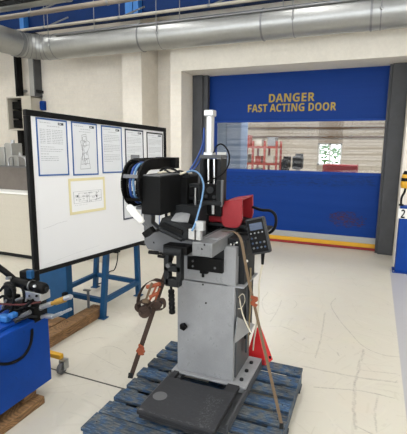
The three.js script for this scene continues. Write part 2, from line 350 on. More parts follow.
// ------------------------------------------------------------------ roller door
{
  const d = structure('door_1');
  const ZC = -7.0;
  const F = (x, y) => onZ(x, y, ZC);
  // guide columns
  part('guide_column', [bx(OPX0 + .005, OPX0 + .19, 0, OPY - .003, -7.15, -6.8, .008)], M.jamb, d, { label: 'dark grey door guide column' });
  for (const [z0, z1] of [[-6.95, -6.86], [-7.15, -7.05]]) part('guide_channel', bx(OPX0 + .19, OPX0 + .27, 0, OPY - .003, z0, z1, .004), M.jamb, d);
  part('guide_column', [bx(.14, OPX1 - .005, 0, OPY - .003, -7.15, -6.8, .008)], M.jamb, d, { label: 'dark grey door guide column' });
  for (const [z0, z1] of [[-6.95, -6.86], [-7.15, -7.05]]) part('guide_channel', bx(.1, .14, 0, OPY - .003, z0, z1, .004), M.jamb, d);
  const xl = OPX0 + .192, xr = .138, yWt = F(300, 121).y, yWb = F(300, 171.5).y, yB = F(318, 233.5).y;
  // curtain of one blue fabric in three bands, with folds in its surface
  const curtainTex = (scuffs, x0, x1, y0, y1) => {
    const w = 1024, h = 512, cv = document.createElement('canvas'); cv.width = w; cv.height = h; const g = cv.getContext('2d');
    g.fillStyle = '#06347f'; g.fillRect(0, 0, w, h);
    for (let i = 0; i < 900; i++) { g.globalAlpha = rr(.02, .07); g.fillStyle = rnd() < .5 ? '#052760' : '#10448f'; g.fillRect(rnd() * w, rnd() * h, rr(20, 240), rr(1, 5)); }
    const U = p => [(p.x - x0) / (x1 - x0) * w, (y1 - p.y) / (y1 - y0) * h];
    if (scuffs) {
      for (let i = 0; i < 420; i++) {                                   // rusty rub marks
        const t = rnd() * 6.28, r = Math.pow(rnd(), .6), p = U(F(346 + Math.cos(t) * r * 18 + rr(-3, 3), 219 + Math.sin(t) * r * 8 + Math.cos(t) * 2)); g.globalAlpha = rr(.2, .6); g.fillStyle = rnd() < .7 ? '#54202c' : '#6e2a28'; g.fillRect(p[0], p[1], rr(2, 14), rr(2, 8));
      }
      for (let i = 0; i < 700; i++) { const p = U(F(rr(225, 372), 180 + rr(-5, 6))); g.globalAlpha = rr(.08, .3); g.fillStyle = '#16223f'; g.fillRect(p[0], p[1], rr(4, 30), rr(1, 7)); }
    }
    g.globalAlpha = 1; const t = new THREE.CanvasTexture(cv); t.colorSpace = THREE.SRGBColorSpace; return t;
  };
  const wavy = (x0, x1, y0, y1, amp, ph) => {
    const g = new THREE.BoxGeometry(x1 - x0, y1 - y0, .006, 40, 50, 1), p = g.attributes.position;
    for (let i = 0; i < p.count; i++) { const x = p.getX(i), y = p.getY(i); p.setZ(i, p.getZ(i) + amp * (Math.sin(y * 34 + ph + Math.sin(x * 1.7) * .8) * .5 + Math.sin(y * 13 + x * .8 + ph) * .7)); }
    g.computeVertexNormals(); g.translate((x0 + x1) / 2, (y0 + y1) / 2, ZC); return g;
  };
  const mc1 = M.curtain.clone(); mc1.map = curtainTex(false, xl, xr, yWt, 2.98);
  const mc2 = M.curtain.clone(); mc2.map = curtainTex(true, xl, xr, yB, yWb);
  part('upper_panel', wavy(xl, xr, yWt, 2.98, .0025, 0), mc1, d, { keepUv: true, label: 'blue fabric panel with yellow lettering' });
  part('lower_panel', wavy(xl, xr, yB, yWb, .002, 1.3), mc2, d, { keepUv: true, label: 'blue fabric panel with rusty scuff marks' });
  const xw = F(217, 147).x;
  part('side_strip', bx(xl, xw, yWb, yWt, ZC - .003, ZC + .003), mc1, d);
  part('hem', [bx(xl, xr, yWb - .035, yWb + .012, ZC - .006, ZC + .012, .004)], M.blueSteel, d);
  part('hem', [bx(xl, xr, yWt - .012, yWt + .02, ZC - .006, ZC + .012, .004)], M.blueSteel, d);
  const vinyl = new THREE.MeshPhysicalMaterial({ color: new THREE.Color('#eef2f4'), roughness: .1, transmission: 1, thickness: 0, ior: 1.45, specularIntensity: 1 });
  { // clear vinyl pane with shallow ripples
    const g = new THREE.PlaneGeometry(xr - xw, yWt - yWb, 30, 60), p = g.attributes.position;
    for (let i = 0; i < p.count; i++) { const x = p.getX(i), y = p.getY(i); p.setZ(i, .0012 * Math.sin(y * 60 + Math.sin(x * 2.1) * 1.2) + .0016 * Math.sin(y * 22 + x)); }
    g.computeVertexNormals(); g.translate((xr + xw) / 2, (yWb + yWt) / 2, ZC);
    part('window_pane', g, vinyl, d, { label: 'clear vinyl window strip' });
  }
  // bottom bar
  const yS = F(318, 238.8).y, yY = F(318, 242.7).y;
  part('bottom_bar', bx(xl, xr, yS, yB + .005, ZC - .03, ZC + .03, .006), M.barGrey, d);
  part('warning_strip', bx(xl, xr, yY, yS, ZC - .035, ZC + .036, .008), M.yellow, d, { label: 'yellow warning strip' });
  part('rubber_seal', bx(xl, xr, .004, yY, ZC - .03, ZC + .034, .006), std('#8d1f22', .5), d, { label: 'dark red floor seal' });
  // lettering
  const font = await new FontLoader().loadAsync('fonts/droid/droid_sans_bold.typeface.json');
  const text = (s, x0, x1, y0, y1) => {
    const a = F(x0, y1), b = F(x1, y0), g = new TextGeometry(s, { font, size: 1, depth: .02, curveSegments: 4 }); g.computeBoundingBox(); const bb = g.boundingBox;
    g.translate(-bb.min.x, -bb.min.y, 0);
    const yl = F((x0 + x1) / 2, y1).y, yh = F((x0 + x1) / 2, y0).y;
    g.scale((b.x - a.x) / (bb.max.x - bb.min.x), (yh - yl) / (bb.max.y - bb.min.y), .1); g.translate(a.x, yl, ZC + .0075);
    part('lettering', g, M.letter, d, { label: `yellow lettering ${s.toLowerCase()}` });
  };
  text('DANGER', 269, 315, 93.2, 101.8); text('FAST ACTING DOOR', 248, 336.5, 103.4, 111.4);
}
// ------------------------------------------------------------------ room behind the door, seen through the vinyl
{
  const w2 = structure('wall_annex');
  const wz = -12.6, p0 = onZ(318, 143, wz), p1 = onZ(341, 166, wz);
  const wx0 = p0.x, wx1 = p1.x, wy1 = p0.y, wy0 = p1.y;
  part('masonry', [bx(-9, wx0, 0, 3.6, wz - .25, wz), bx(wx1, 4, 0, 3.6, wz - .25, wz), bx(wx0, wx1, 0, wy0, wz - .25, wz), bx(wx0, wx1, wy1, 3.6, wz - .25, wz),
    bx(-9.2, -9, 0, 3.6, wz - .25, -7.2), bx(4, 4.2, 0, 3.6, wz - .25, -7.2)], M.mortarDark, w2);
  part('brickwork', [...brickFace(V(-5.6, .6, wz), X_, Y_, Z_, 5.6 + wx0, 2.2, .012), ...brickFace(V(wx1, .6, wz), X_, Y_, Z_, 2.2, 2.2, .012)], M.brickTan, w2, { vc: true, kind: 'stuff' });
  part('masonry_base', bx(-9, 4, .4, .6, wz, wz + .01), M.mortarDark, w2);
  part('roof_deck', bx(-9.2, 4.2, 3.6, 3.75, wz - .25, -7.2), M.ceiling, w2);
  const win = structure('window_1');
  part('frame', [bx(wx0, wx0 + .05, wy0, wy1, wz - .14, wz - .06), bx(wx1 - .05, wx1, wy0, wy1, wz - .14, wz - .06), bx(wx0, wx1, wy0, wy0 + .05, wz - .14, wz - .06), bx(wx0, wx1, wy1 - .05, wy1, wz - .14, wz - .06), bx((wx0 + wx1) / 2 - .025, (wx0 + wx1) / 2 + .025, wy0, wy1, wz - .14, wz - .06)], M.white, win);
  part('pane', bx(wx0 + .05, wx1 - .05, wy0 + .05, wy1 - .05, wz - .103, wz - .1), new THREE.MeshPhysicalMaterial({ color: '#ffffff', roughness: 0, transmission: 1, thickness: 0 }), win);
  for (const x of [-5, -2.2, .6]) for (const z of [-9.2]) lamp(x, z, 3.35, 2.6, 'ceiling light panels of the annex').userData.label = 'ceiling light panel in the room behind the roller door';
  // shrub outside the far window
  const sh = thing('shrub', 'green leafy shrub outside the far window', 'shrub', V((wx0 + wx1) / 2, 0, wz - 1.2));
  const leaf = std('#5d8f3c', .7), gs = [];
  for (let i = 0; i < 420; i++) { const a = rnd() * 6.28, r = Math.sqrt(rnd()) * .75, y = rr(.3, 1.95); const g = new THREE.SphereGeometry(rr(.03, .07), 5, 4); g.scale(1, .5, 1.2); g.rotateX(rr(-1, 1)); g.rotateY(a); g.translate((wx0 + wx1) / 2 + Math.cos(a) * r, y, wz - 1.2 + Math.sin(a) * r * .6); gs.push(g); }
  part('foliage', gs, leaf, sh, { kind: 'stuff' });
  part('stem', cyl(V((wx0 + wx1) / 2, -.02, wz - 1.2), V((wx0 + wx1) / 2, 1.2, wz - 1.2), .04, .02, 8), M.woodDark, sh);
  const gr = structure('ground_outside'); part('lawn', bx(-9, 4, -.2, -.02, -20, wz - .3), std('#71844a', .9, 0, { map: grimeMap }), gr);
  // red storage rack
  const rz = -10.2, a = onZ(241, 168, rz), b = onZ(277, 141, rz);
  const rk = thing('storage_rack', 'red steel storage rack in the room behind the roller door', 'rack', V((a.x + b.x) / 2, 0, rz));
  const redR = std('#a8463c', .5, 0, { map: wearMap });
  for (let i = 0; i < 4; i++) for (const dz of [0, -.5]) part('upright', bx(a.x + (b.x - a.x) * i / 3 - .025, a.x + (b.x - a.x) * i / 3 + .025, 0, b.y, rz + dz - .025, rz + dz + .025), redR, rk);
  for (let k = 0; k < 4; k++) part('shelf', bx(a.x, b.x, .35 + k * .42, .4 + k * .42, rz - .5, rz), redR, rk);
  const bw = (b.x - a.x) / 3, shelfName = ['lowest', 'second', 'third', 'top'], tone = [['rust-red', redR], ['cream', M.cream], ['grey', M.greyPlastic]];
  for (let k = 0; k < 12; k++) {
    const sN = k % 4, sl = Math.floor(k / 4), c = (sl + sN) % 3, y = .401 + sN * .42, x0 = a.x + sl * bw + .05, x1 = x0 + bw - .1 - rr(0, .1), hh = rr(.16, .3);
    const o = thing('parts_bin', `${tone[c][0]} parts bin on the ${shelfName[sN]} shelf of the red rack`, 'bin', V((x0 + x1) / 2, y, rz - .2), 'parts bins on the red rack');
    part('body', bx(x0, x1, y, y + hh, rz - .4, rz - .06, .01), tone[c][1], o); part('rim', bx(x0 - .008, x1 + .008, y + hh - .02, y + hh, rz - .408, rz - .052, .004), tone[c][1], o);
  }
  // conduits along the annex wall
  for (const [py, lab] of [[128, 'brown conduit running high along the annex wall'], [137, 'brown conduit running lower along the annex wall']]) { const y = onZ(300, py, wz + .1).y, o = thing('wall_conduit', lab, 'conduit', V(-1, y, wz + .08)); part('tube', cyl(V(-6, y, wz + .08), V(3.8, y, wz + .08), .03, .03, 10), M.woodDark, o); for (let x = -5.5; x < 3.6; x += 1.2) part('clip', bx(x, x + .04, y - .05, y + .05, wz + .015, wz + .06), M.galvDark, o); }
  // dark bench machines
  for (const [x0, x1, y0, lab] of [[280, 289, 159, 'small dark bench press behind the vinyl window'], [291, 303, 156, 'larger dark bench drill behind the vinyl window']]) {
    const q = onZ((x0 + x1) / 2, y0, -9.4), L = onZ(x0, 170, -9.4).x, R = onZ(x1, 170, -9.4).x, o = thing('bench_machine', lab, 'machine', V(q.x, 0, -9.4));
    part('pedestal', bx(L, R, 0, .8, -9.7, -9.4, .02), M.graphite, o); part('table', bx(L - .01, R + .01, .8, .86, -9.72, -9.38, .01), M.casting, o);
    part('column', cyl(V(q.x, .86, -9.6), V(q.x, q.y, -9.6), .05), M.steel, o); part('head', bx(L + .03, R - .03, q.y - .3, q.y, -9.65, -9.3, .05), M.graphite, o); part('motor', cyl(V(q.x, q.y - .2, -9.7), V(q.x, q.y + .05, -9.7), .09), M.black, o);
  }
  const cz = -8.3, ca = onZ(213, 122, cz), cb = onZ(240, 172, cz);
  const cab = thing('added_cabinet', 'added slate-blue cabinet for the blue-grey reflection at the vinyl window edge', 'cabinet', V((ca.x + cb.x) / 2, 0, cz));  // cabinet made up to give this window edge a blue-grey reflection
  part('body', bx(ca.x, cb.x, 0, 2.35, cz - .5, cz - .02, .01), std('#6f86a6', .5, 0, { map: fineMap }), cab);
  for (const s of [0, 1]) { const w = (cb.x - ca.x) / 2, dr = part('door', bx(ca.x + s * w + .01, ca.x + (s + 1) * w - .01, .08, 2.3, cz - .02, cz, .004), std('#788fae', .45, 0, { map: fineMap }), cab); part('handle', bx(ca.x + w + (s ? .04 : -.06), ca.x + w + (s ? .06 : -.04), 1.05, 1.2, cz, cz + .03, .005), M.steel, dr); }
  const rb = onZ(340, 165, -9), rbx = thing('tool_chest', 'low red tool chest behind the vinyl window', 'tool chest', V(rb.x, 0, -9));
  part('body', bx(rb.x - .35, rb.x + .35, .1, rb.y, -9.4, -9, .02), M.red, rbx);
  for (let k = 0; k < 4; k++) { const dr = part('drawer', bx(rb.x - .32, rb.x + .32, .2 + k * .25, .42 + k * .25, -9, -8.98, .004), M.red, rbx); part('handle', bx(rb.x - .25, rb.x + .25, .36 + k * .25, .38 + k * .25, -8.98, -8.96), M.steel, dr); }
}
{ // square notice stuck on the vinyl near the guide
  const a = onZ(217, 152, -6.987), b = onZ(226, 167.5, -6.987);
  single('window_notice', bx(a.x, b.x, b.y, a.y, -6.99, -6.987), M.notice, 'pale grey square sticker on the vinyl door window', 'sticker');
}

// ------------------------------------------------------------------ overhead: duct, pipes, beam
{
  const zD = -6.02, ra = .208;
  const t1 = onZ(200, 17, zD), t2 = onZ(200, 46, zD), yD = (t1.y + t2.y) / 2;
  const duct = thing('ventilation_duct', 'large round galvanised ventilation duct with a bend along the wall', 'duct', V(-3, yD, zD));
  const rE = .42, xs = [onZ(17, 44, zD + .42).x + .42, onZ(143, 35, zD).x, onZ(264, 25, zD).x, onZ(372, 12, zD).x, 5.2];
  const cx = xs[0], cz = zD + rE;                               // elbow centre
  for (let i = 0; i < xs.length - 1; i++) {
    const s = part('duct_section', cyl(V(xs[i], yD, zD), V(xs[i + 1], yD, zD), ra, ra, 48), M.galv, duct);
    if (i) part('seam_ring', [cyl(V(xs[i] - .014, yD, zD), V(xs[i] + .014, yD, zD), ra + .004, ra + .004, 48), cyl(V(xs[i] - .005, yD, zD), V(xs[i] + .005, yD, zD), ra + .01, ra + .01, 48)], M.galvDark, s);
  }
  const K = 6;                                                            // gored elbow
  for (let k = 0; k < K; k++) {
    const pos = [], idx = [];
    for (let e = 0; e < 2; e++) { const a = (k + e) / K * Math.PI / 2; for (let q = 0; q <= 40; q++) { const f = q / 40 * Math.PI * 2, R = rE + ra * 1.005 * Math.cos(f); pos.push(cx - R * Math.sin(a), yD + ra * 1.005 * Math.sin(f), cz - R * Math.cos(a)); } }
    for (let q = 0; q < 40; q++) idx.push(q, q + 41, q + 1, q + 1, q + 41, q + 42);
    let g = new THREE.BufferGeometry(); g.setAttribute('position', new THREE.Float32BufferAttribute(pos, 3)); g.setIndex(idx); g = g.toNonIndexed(); g.computeVertexNormals();
    const el = part('elbow_segment', g, M.galv, duct);
    if (k) { const a = k / K * Math.PI / 2, c = V(cx - rE * Math.sin(a), yD, cz - rE * Math.cos(a)), dir = V(-Math.cos(a), 0, Math.sin(a)); part('bead', cyl(c.clone().addScaledVector(dir, -.005), c.clone().addScaledVector(dir, .005), ra + .006, ra + .006, 40), M.galvDark, el); }
  }
  const s = part('duct_section', cyl(V(cx - rE, yD, cz), V(cx - rE, yD, 2), ra, ra, 48), M.galv, duct);
  part('seam_ring', cyl(V(cx - rE, yD, cz - .02), V(cx - rE, yD, cz + .05), ra + .012, ra + .012, 48), M.galvDark, s);
  for (const [px, c] of [[57, 0], [163, 1], [295, 2], [380, 3]]) {          // hangers: clamp band and threaded rod
    const x = onZ(px, 30, zD).x;
    const h = part('clamp_band', cyl(V(x - .007, yD, zD), V(x + .007, yD, zD), ra + .004, ra + .005, 48), M.galvDark, duct);
    part('hanger_rod', cyl(V(x, yD - .02, zD + ra + .012), V(x, CEIL, zD + ra + .012), .006, .006, 8), M.galvDark, h);
    part('nut', bolt(V(x, yD - .03, zD + ra + .012), Y_, .016, .03), M.steel, h);
  }
  // pipes running along the wall above the duct
  const pipe = (name, lab, a, b, z, r, mat, xa = -9.4) => {
    const A = onZ(a[0], a[1], z), B = onZ(b[0], b[1], z), y = (A.y + B.y) / 2;
    const o = thing(name, lab, 'pipe', V(-3, y, z));
    part('tube', cyl(V(xa, y, z), V(5.9, y, z), r, r, 18), mat, o);
    for (let x = xa + .8; x < 5; x += 1.55) { const h = part('clamp', cyl(V(x - .02, y, z), V(x + .02, y, z), r * 1.18, r * 1.18, 18), M.galvDark, o); part('hanger_rod', cyl(V(x, y + r, z), V(x, CEIL, z), .006, .006, 8), M.galvDark, h); if (r > .02) part('strut', beam(V(x + .05, y + .02, z - r), V(x + .32, y + .2, z - .25), .03, .02), M.galvDark, h); }
  };
  pipe('service_pipe', 'pale cream service pipe just above the big duct', [60, 26], [140, 14], -5.9, .024, M.pipePale);
  pipe('service_pipe', 'beige service pipe high above the big duct', [0, 19], [70, 7], -5.6, .04, M.pipe);
  pipe('conduit_pipe', 'thin grey conduit running along the top of the big duct', [90, 31.5], [130, 26], -5.84, .014, M.galvDark, -5.2);
  const dk = onZ(10, 5, -5.2);
  const d2 = thing('upper_duct', 'upper galvanised duct running higher than the beige pipe', 'duct', V(-6, dk.y, -5.2));
  part('duct_section', cyl(V(-9.4, dk.y + .05, -5.2), V(-4.4, dk.y + .05, -5.2), .13, .13, 32), M.galv, d2);
  part('end_cap', cyl(V(-4.4, dk.y + .05, -5.2), V(-4.37, dk.y + .05, -5.2), .135, .135, 32), M.galvDark, d2);
  // blue steel beam under the roof
  const by = onZ(60, 27, -6.2).y + .215, bm = thing('steel_beam', 'dark blue steel roof beam with bright blue plates', 'beam', V(-3, by, -6.2));
  part('web', bx(-9.4, 5.9, by - .2, by + .28, -6.32, -6.29), M.beamBlue, bm);
  part('bottom_flange', bx(-9.4, 5.9, by - .215, by - .195, -6.35 + .02, -6.15, .003), M.beamBlue, bm);
  part('top_flange', bx(-9.4, 5.9, by + .28, by + .3, -6.33, -6.15, .003), M.beamBlue, bm);
  for (const [px, w] of [[126, .14], [134, .1], [20, .1], [330, .12]]) { const x = onZ(px, 12, -6.2).x; part('stiffener_plate', bx(x, x + w, by - .19, by + .1, -6.29, -6.17, .004), std('#2c6fb5', .5), bm, { label: 'bright blue stiffener plate' }); }
  // cable tray with cables
  const cyT = onZ(40, -5, -4.75).y, ct = thing('cable_tray', 'black cable tray with cables under the roof', 'cable tray', V(-5, cyT, -4.75));
  part('side_rail', bx(-9.4, 5.9, cyT, cyT + .08, -4.62, -4.6), M.graphite, ct); part('side_rail', bx(-9.4, 5.9, cyT, cyT + .08, -4.92, -4.9), M.graphite, ct);
  for (let x = -9.2; x < 5.8; x += .3) part('rung', bx(x, x + .03, cyT, cyT + .02, -4.9, -4.62), M.graphite, ct);
  for (let k = 0; k < 4; k++) { const pts = []; for (let x = -9.2; x < 5.8; x += .7) pts.push(V(x, cyT + .035 + rr(0, .02), -4.68 - k * .055 + rr(-.015, .015))); part('cable', tube(pts, .012, 60, 6), M.rubber, ct); }
}

// ------------------------------------------------------------------ left background
{
  // electrical enclosure on black trunking
  const z = -6.6;
  const e = thing('electrical_cabinet', 'cream electrical cabinet with dark open front on the wall', 'cabinet', onZ(20, 130, z));
  const a = onZ(6, 97, z), b = onZ(33, 130, z), t = .03;
  part('shell', [bx(a.x, a.x + t, b.y, a.y, z - .3, z, .004), bx(b.x - t, b.x, b.y, a.y, z - .3, z, .004), bx(a.x, b.x, a.y - t, a.y, z - .3, z, .004), bx(a.x, b.x, b.y, b.y + t, z - .3, z, .004), bx(a.x, b.x, b.y, a.y, z - .3, z - .28)], M.cream, e);
  const m = onZ(22.5, 113, z).x;
  part('side_panel', bx(m, b.x, b.y, a.y, z - .02, z + .012, .004), M.cream, e);
  for (let k = 0; k < 3; k++) part('switch_gear', bx(a.x + .05, m - .02, b.y + .06 + k * .19, b.y + .22 + k * .19, z - .27, z - .1, .01), M.black, e);
  part('dark_interior_fill', bx(a.x + t, m, b.y + t, a.y - t, z - .279, z - .27), M.black, e, { label: 'black fill standing for the dark cabinet interior' });  // sheet added in black so the cabinet interior looks dark
  part('mounting_bracket', bx(a.x + .1, b.x - .1, b.y + .1, a.y - .1, ZB + .002, z - .29), M.galvDark, e);
  const c1 = onZ(13.5, 60, -6.7), c2 = onZ(18.5, 97, -6.7);
  const cd = thing('cable_trunking', 'black vertical cable trunking above the electrical cabinet', 'trunking', V((c1.x + c2.x) / 2, c2.y, -6.75));
  part('channel', bx(c1.x, c2.x, a.y, 3.9, -6.85, -6.7, .006), M.black, cd); part('wall_clip', [bx(c1.x - .03, c2.x + .03, 2.75, 2.8, ZB, -6.84)], M.galvDark, cd);
  part('loose_cable', tube([V(c2.x, a.y + .35, -6.72), V(c2.x + .06, a.y + .22, -6.68), V(c2.x + .1, a.y + .02, -6.68)], .012, 20, 6), M.rubber, cd);
  const d1 = onZ(17, 130, -6.7), d2 = onZ(22.5, 165, -6.7);
  const lp = thing('support_post', 'black support post below the electrical cabinet', 'post', V((d1.x + d2.x) / 2, 0, -6.75)); part('post', bx(d1.x, d2.x, 0, b.y, -6.85, -6.7, .006), M.black, lp); part('foot_plate', bx(d1.x - .05, d2.x + .05, 0, .015, -6.88, -6.62), M.black, lp);
  const g1 = onZ(28, 60, -6.75), g2 = onZ(36.5, 97, -6.75);
  const gt = thing('steel_trunking', 'grey steel vertical trunking beside the electrical cabinet', 'trunking', V((g1.x + g2.x) / 2, g2.y, -6.8));
  part('channel', bx(g1.x, g2.x - .03, onZ(30, 97, -6.75).y, 3.9, ZB + .002, -6.75, .004), M.galv, gt); part('cover_edge', bx(g2.x - .03, g2.x, onZ(30, 97, -6.75).y, 3.9, ZB + .002, -6.73, .004), M.machineDark, gt);
  part('clip', bx(g2.x - .01, g2.x + .03, onZ(30, 93, -6.75).y, onZ(30, 90, -6.75).y, ZB + .002, -6.74), M.graphite, gt);
  const s1 = onZ(37, 101, -6.85), s2 = onZ(44, 110, -6.85);
  const sb = thing('wall_socket', 'small dark blue socket box on the wall above whiteboard', 'socket', V(s1.x, s2.y, -6.85)); part('housing', bx(s1.x, s2.x, s2.y, s1.y, ZB + .002, -6.84, .01), M.blueSteel, sb); part('lid', bx(s1.x + .015, s2.x - .015, s2.y + .02, s1.y - .02, -6.84, -6.825, .006), M.blueSteel, sb);
  // cream machine casing with grey-brown steel tray
  const zc = -4.3, q = onZ(40, 196, zc), q0 = onZ(-60, 196, zc);
  const mc = thing('machine_casing', 'large cream sheet metal machine casing behind the whiteboard', 'machine casing', V((q.x + q0.x) / 2, 0, zc));
  part('casing', bx(q0.x, q.x, .06, q.y, zc - 1.1, zc, .015), M.cream, mc); part('plinth', bx(q0.x + .04, q.x - .04, 0, .06, zc - 1.06, zc - .04), M.graphite, mc); part('top_lip', bx(q0.x - .01, q.x + .01, q.y, q.y + .025, zc - 1.1, zc + .015, .006), M.white, mc);
  const yt = onZ(14, 166, zc - .25).y;
  const tr = thing('steel_tray', 'grey-brown sheet steel tray on the cream machine casing', 'tray', V((q.x + q0.x) / 2, q.y + .026, zc - .3));
  part('front_plate', bx(q0.x, q.x, q.y + .026, yt, zc - .27, zc - .25, .004), M.tray, tr); part('rim', bx(q0.x, q.x, yt - .02, yt, zc - .25, zc - .235, .004), M.worn, tr); part('tray_floor', bx(q0.x, q.x, yt - .06, yt - .05, zc - .95, zc - .27), M.tray, tr); part('back_plate', bx(q0.x, q.x, q.y + .026, yt, zc - .97, zc - .95, .004), M.tray, tr);
  // fittings standing in the tray
  const fit = (x0, y0, x1, kind, lab) => {
    const zz = zc - .6, l = onZ(x0, y0, zz), r = onZ(x1, y0, zz), yb = yt - .05;
    const o = thing(kind, lab, 'fitting', V((l.x + r.x) / 2, yb, zz - .1));
    part('block', bx(l.x, r.x, yb, l.y, zz - .22, zz, .01), M.galv, o); part('flange', bx(l.x - .004, r.x + .004, yb, yb + .03, zz - .24, zz + .02, .004), M.casting, o); part('port', cyl(V((l.x + r.x) / 2, l.y, zz - .1), V((l.x + r.x) / 2, l.y + .05, zz - .1), .03), M.steel, o);
  };
  fit(-2, 147, 4, 'steel_fixture', 'short steel fixture block in the grey-brown tray'); fit(4.5, 143, 11, 'steel_fixture', 'tall steel fixture block in the grey-brown tray'); fit(13, 156, 18, 'steel_fixture', 'lowest steel fixture block in the grey-brown tray');
  const h0 = onZ(6, 160, zc - .3), h1 = onZ(23, 160, zc - .3);
  const rl = thing('tube_rail', 'bent steel tube rail at the front of the grey-brown tray', 'rail', V(h0.x, yt - .05, zc - .35)); part('tube', tube([V(h0.x, yt - .05, zc - .35), V(h0.x, h0.y + .01, zc - .35), V(h0.x + .06, h0.y + .05, zc - .35), V(h1.x - .06, h0.y + .05, zc - .35), V(h1.x, h0.y + .01, zc - .35), V(h1.x, yt - .05, zc - .35)], .014, 40, 8), M.steel, rl);
  for (const x of [h0.x, h1.x]) part('foot', cyl(V(x, yt - .05, zc - .35), V(x, yt - .04, zc - .35), .03), M.steel, rl);
}

// ------------------------------------------------------------------ whiteboard with its papers
{
  const o = V(-2.255, .695, -2.187), a = 5.17 * D2R, ti = -1.73 * D2R, le = 1.94 * D2R;
  const d = V(Math.sin(a) * Math.cos(ti), Math.sin(ti), -Math.cos(a) * Math.cos(ti)), n0 = V(Math.cos(a), 0, Math.sin(a));
  let up = new THREE.Vector3().crossVectors(d, n0).normalize(); if (up.y < 0) up.negate();
  up.multiplyScalar(Math.cos(le)).addScaledVector(n0, -Math.sin(le)).normalize();
  const nn = new THREE.Vector3().crossVectors(d, up).normalize();
  const mat = new THREE.Matrix4().makeBasis(d, up, nn), qn = new THREE.Quaternion().setFromRotationMatrix(mat);
  const wl = (g) => { g.quaternion.copy(qn); basePos.set(g, V(0, 0, 0)); return g; };
  const BW = 1.8, BH = 1.2;
  const board = wl(thing('whiteboard', 'large whiteboard in a black frame standing on the blue trestle', 'whiteboard', o));
  part('panel', bx(.02, BW - .02, .02, BH - .02, -.022, -.004), M.board, board);
  const F = .042;
  part('frame_rail', bx(0, BW, BH - F, BH, -.026, .008, .005), M.boardFrame, board); part('frame_rail', bx(0, BW, 0, F * .8, -.026, .008, .005), M.boardFrame, board);
  part('frame_stile', bx(0, F, F * .8, BH - F, -.026, .008, .005), M.boardFrame, board); part('frame_stile', bx(BW - F, BW, F * .8, BH - F, -.026, .008, .005), M.boardFrame, board);
  part('backing', bx(.03, BW - .03, .03, BH - .03, -.03, -.022), M.galvDark, board);
  // faint pen line
  part('pen_mark', tube([V(.1, .335, -.0035), V(.18, .345, -.0035), V(.26, .36, -.0035), V(.34, .365, -.0035)], .0009, 16, 5), std('#b4b7bc', .8), board, { label: 'faint grey pen line' });
  part('pen_mark', tube([V(.12, .06, -.0035), V(.4, .085, -.0035), V(.7, .1, -.0035)], .0008, 16, 5), std('#c3c6ca', .8), board, { label: 'faint grey pen line' });
  const loc = (x, y) => { const dr = ray(x, y), t = o.clone().sub(CAM).dot(nn) / dr.dot(nn), p = CAM.clone().addScaledVector(dr, t).sub(o); return [p.dot(d), p.dot(up)]; };
  const blend = .55; const print = (kind) => {
    const w = 256, h = 362, cv = document.createElement('canvas'); cv.width = w; cv.height = h; const g = cv.getContext('2d'); g.fillStyle = kind === 'tape' ? '#eceef0' : '#dadee3'; g.fillRect(0, 0, w, h);
    const ink = (x, y, ww, hh, c = '#5c6068', al = .8) => { g.globalAlpha = al < 1 ? al * blend : 1; g.fillStyle = c; g.fillRect(x, y, ww, hh); g.globalAlpha = 1; };
    const words = (x, y, ww, al = .7) => { let q = x; while (q < x + ww) { const l = Math.min(rr(6, 24), x + ww - q); ink(q, y, l, 4, '#5c6068', al); q += l + 5; } };
    if (kind !== 'tape') { ink(180, 14, 50, 16, '#2b3442', 1); ink(186, 19, 24, 5, '#dfe4ea', 1); words(24, 20, 90, .8); words(84, 40, 110, .8); }
    if (kind === 'table') { for (let r = 0; r < 9; r++) for (let c = 0; c < 3; c++) words([22, 78, 124][c], 64 + r * 11, [46, 36, 96][c], .75); words(22, 176, 120); words(22, 190, 200); words(22, 204, 176); words(22, 222, 70); for (let r = 0; r < 3; r++) words(22, 240 + r * 12, 150); }
    if (kind === 'lines') { for (let r = 0; r < 18; r++) if (r % 6 !== 5) words(22, 64 + r * 13, r % 6 === 4 ? 110 : 208); }
    if (kind === 'figure') { g.strokeStyle = '#6a6e76'; g.lineWidth = 2; const L = p => { g.beginPath(); p.forEach((q, i) => i ? g.lineTo(...q) : g.moveTo(...q)); g.stroke(); };
      L([[96, 84], [140, 74], [150, 120], [176, 130], [170, 170], [150, 200], [160, 240], [176, 320], [70, 324], [80, 250], [104, 214], [92, 160], [80, 130], [96, 120], [96, 84]]); L([[104, 96], [138, 90], [144, 124], [108, 130], [104, 96]]); L([[86, 254], [156, 246]]); L([[80, 290], [168, 284]]); L([[96, 160], [168, 150]]); L([[110, 214], [150, 200]]); for (let k = 0; k < 12; k++) L([[rr(84, 160), rr(90, 300)], [rr(84, 160), rr(90, 300)]]); g.beginPath(); g.arc(124, 150, 16, 0, 6.3); g.stroke(); g.beginPath(); g.arc(124, 270, 20, 0, 6.3); g.stroke(); words(70, 58, 120); }
    if (kind === 'tape') { g.strokeStyle = '#7d8288'; g.lineWidth = 2; g.strokeRect(24, 130, 208, 130); g.strokeRect(60, 150, 60, 90); g.strokeRect(136, 150, 60, 90); for (let k = 0; k < 22; k++) { const x = rr(28, 216), y = rr(134, 250); g.strokeRect(x, y, rr(4, 18), rr(4, 16)); } g.beginPath(); g.moveTo(24, 195); g.lineTo(232, 195); g.stroke(); g.fillStyle = '#4a4f55'; g.fillRect(44, 170, 12, 20); g.fillRect(190, 190, 10, 24); words(30, 280, 90, .6); }
    const t = new THREE.CanvasTexture(cv); t.colorSpace = THREE.SRGBColorSpace; return t;
  };
